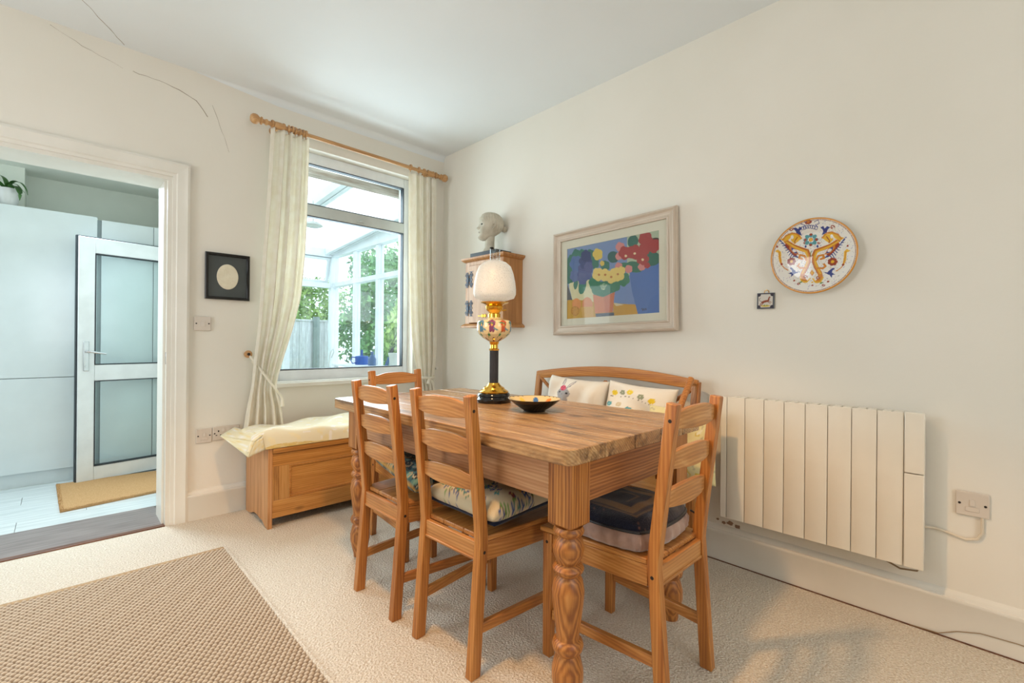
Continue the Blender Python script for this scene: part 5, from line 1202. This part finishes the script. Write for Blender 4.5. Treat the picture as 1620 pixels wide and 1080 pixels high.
# ============================================================ RUG, DOORMAT, PLANT
rg = thing('rug', 'beige basket-weave rug with tan binding on the cream carpet', 'rug', (-2.72, -1.95, 0))
rx0, rx1, ry0, ry1 = -1.08, .985, -1.9, 1.39
def T3(x, y): return x+.0*y, y
xs = np.arange(-.12, .9551, .0024); yy = np.arange(-.45, 1.3721, .0023); xs[-1] = .955; U, V = np.meshgrid(xs, yy)
pu, pv = .0205, .0150
def weave(U, V):
    row = np.floor(V/pv); fx = (U/pu+.5*(row % 2)+.10*np.sin(V*9)) % 1; fy = (V/pv) % 1
    t = (np.abs(np.sin(PI*fx))**.7)*(np.abs(np.sin(PI*fy))**.7)
    Z_ = .0030+.0092*t*(1+.18*np.sin(U*47+row*1.7)*np.sin(row*2.3))
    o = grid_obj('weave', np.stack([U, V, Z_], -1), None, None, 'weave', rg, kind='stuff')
    lo_, hi_ = np.array(lin((140, 120, 98))), np.array(lin((214, 200, 180)))       # shade in the gaps between loops, painted into the vertex colour
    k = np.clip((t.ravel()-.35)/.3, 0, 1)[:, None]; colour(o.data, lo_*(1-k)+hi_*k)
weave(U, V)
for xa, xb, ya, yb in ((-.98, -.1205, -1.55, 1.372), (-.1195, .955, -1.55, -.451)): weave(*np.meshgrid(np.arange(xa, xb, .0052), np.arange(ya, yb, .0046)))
box('weave_backing', 'rug', rg, -.98, .955, -1.55, 1.372, .0005, .0035)
for i_, a in enumerate(((.955, .968, -1.563, 1.3985), (-.993, -.98, -1.563, 1.3985), (-.9795, .9545, 1.3725, 1.3985), (-.9795, .9545, -1.563, -1.5505))): box('binding', 'rugedge' if i_ > 1 else 'carpet', rg, *a, .0005, .0095, bevel=.003)
dm = thing('doormat', 'tan coir doormat on the kitchen floor under the open glass door', 'doormat', (-2.05, 1.0, .004))
b = B(); b.prism([(-.32, -.335), (.36, -.235), (.34, .35), (-.34, .40)], 2, 0, .014); b.done('coir_pile', 'coir', dm)
fr_ = B(); r_ = random.Random(3)
for k in range(2600):
    s = r_.random(); e = r_.randrange(3)
    if e == 0: x, y, ox_, oy_ = -.32+.68*s, -.335+.10*s, 0, -1
    elif e == 1: x, y, ox_, oy_ = .36-.02*s, -.235+.585*s, 1, 0
    else: x, y, ox_, oy_ = -.32-.02*s, -.335+.735*s, -1, 0
    x -= ox_*r_.uniform(0, .02); y -= oy_*r_.uniform(0, .02); h2 = r_.uniform(.012, .018); d2 = r_.uniform(.001, .006)
    fr_.quad((x, y, .01), (x+.002, y+.001, .01), (x+ox_*d2+.002, y+oy_*d2, h2), (x+ox_*d2, y+oy_*d2, h2))
fr_.done('fringe', 'coir', dm, smooth=0, kind='stuff')
pp_ = thing('potted_plant', 'white pot with a dark green strap-leaved plant on top of the cupboard', 'plant', (-2.648, 1.60, 2.0125))
B().lathe([(.001, 0), (.042, 0), (.046, .01), (.060, .10), (.062, .125), (.056, .125), (.052, .10), (.001, .098)], 32).done('pot', 'pot', pp_, smooth=50)
def leaf(pts, w, nm='leaf'):
    b = B(); pts = [Vector(p) for p in pts]; rings = []; n = 14
    def bz(t):
        k = t*(len(pts)-1); i = min(int(k), len(pts)-2); f = k-i; p0, p1, p2, p3 = pts[max(i-1, 0)], pts[i], pts[i+1], pts[min(i+2, len(pts)-1)]
        return .5*((2*p1)+(-p0+p2)*f+(2*p0-5*p1+4*p2-p3)*f*f+(-p0+3*p1-3*p2+p3)*f**3)
    for k in range(n+1):
        t = k/n; p = bz(t); d = (bz(min(t+.02, 1))-bz(max(t-.02, 0))).normalized(); s = d.cross(Vector((0, 0, 1)))
        if s.length < .2: s = Vector((.7, -.7, 0))
        s.normalize(); up = s.cross(d); ww = w*math.sin(PI*min(.98, max(.06, t**.8)))
        rings.append(b.ring([p-s*ww+up*ww*.25, p+up*.0015, p+s*ww+up*ww*.25, p-up*.0015]))
    b.skin(rings); return b.done(nm, 'stem', pp_, smooth=60)
leaf([(-.01, -.01, .10), (.02, -.05, .165), (.06, -.09, .165), (.09, -.11, .12), (.10, -.115, .08)], .016)
leaf([(-.02, -.03, .10), (.0, -.06, .15), (.045, -.10, .145), (.085, -.13, .09)], .010)
leaf([(.0, -.03, .10), (.03, -.07, .14), (.055, -.095, .10), (.06, -.10, .035)], .028)
leaf([(0, .02, .10), (-.05, .0, .17), (-.12, -.02, .16)], .016); leaf([(0, .02, .10), (-.02, .05, .2), (-.05, .09, .24)], .016); leaf([(.0, .0, .10), (-.05, -.06, .15), (-.11, -.10, .12)], .016)
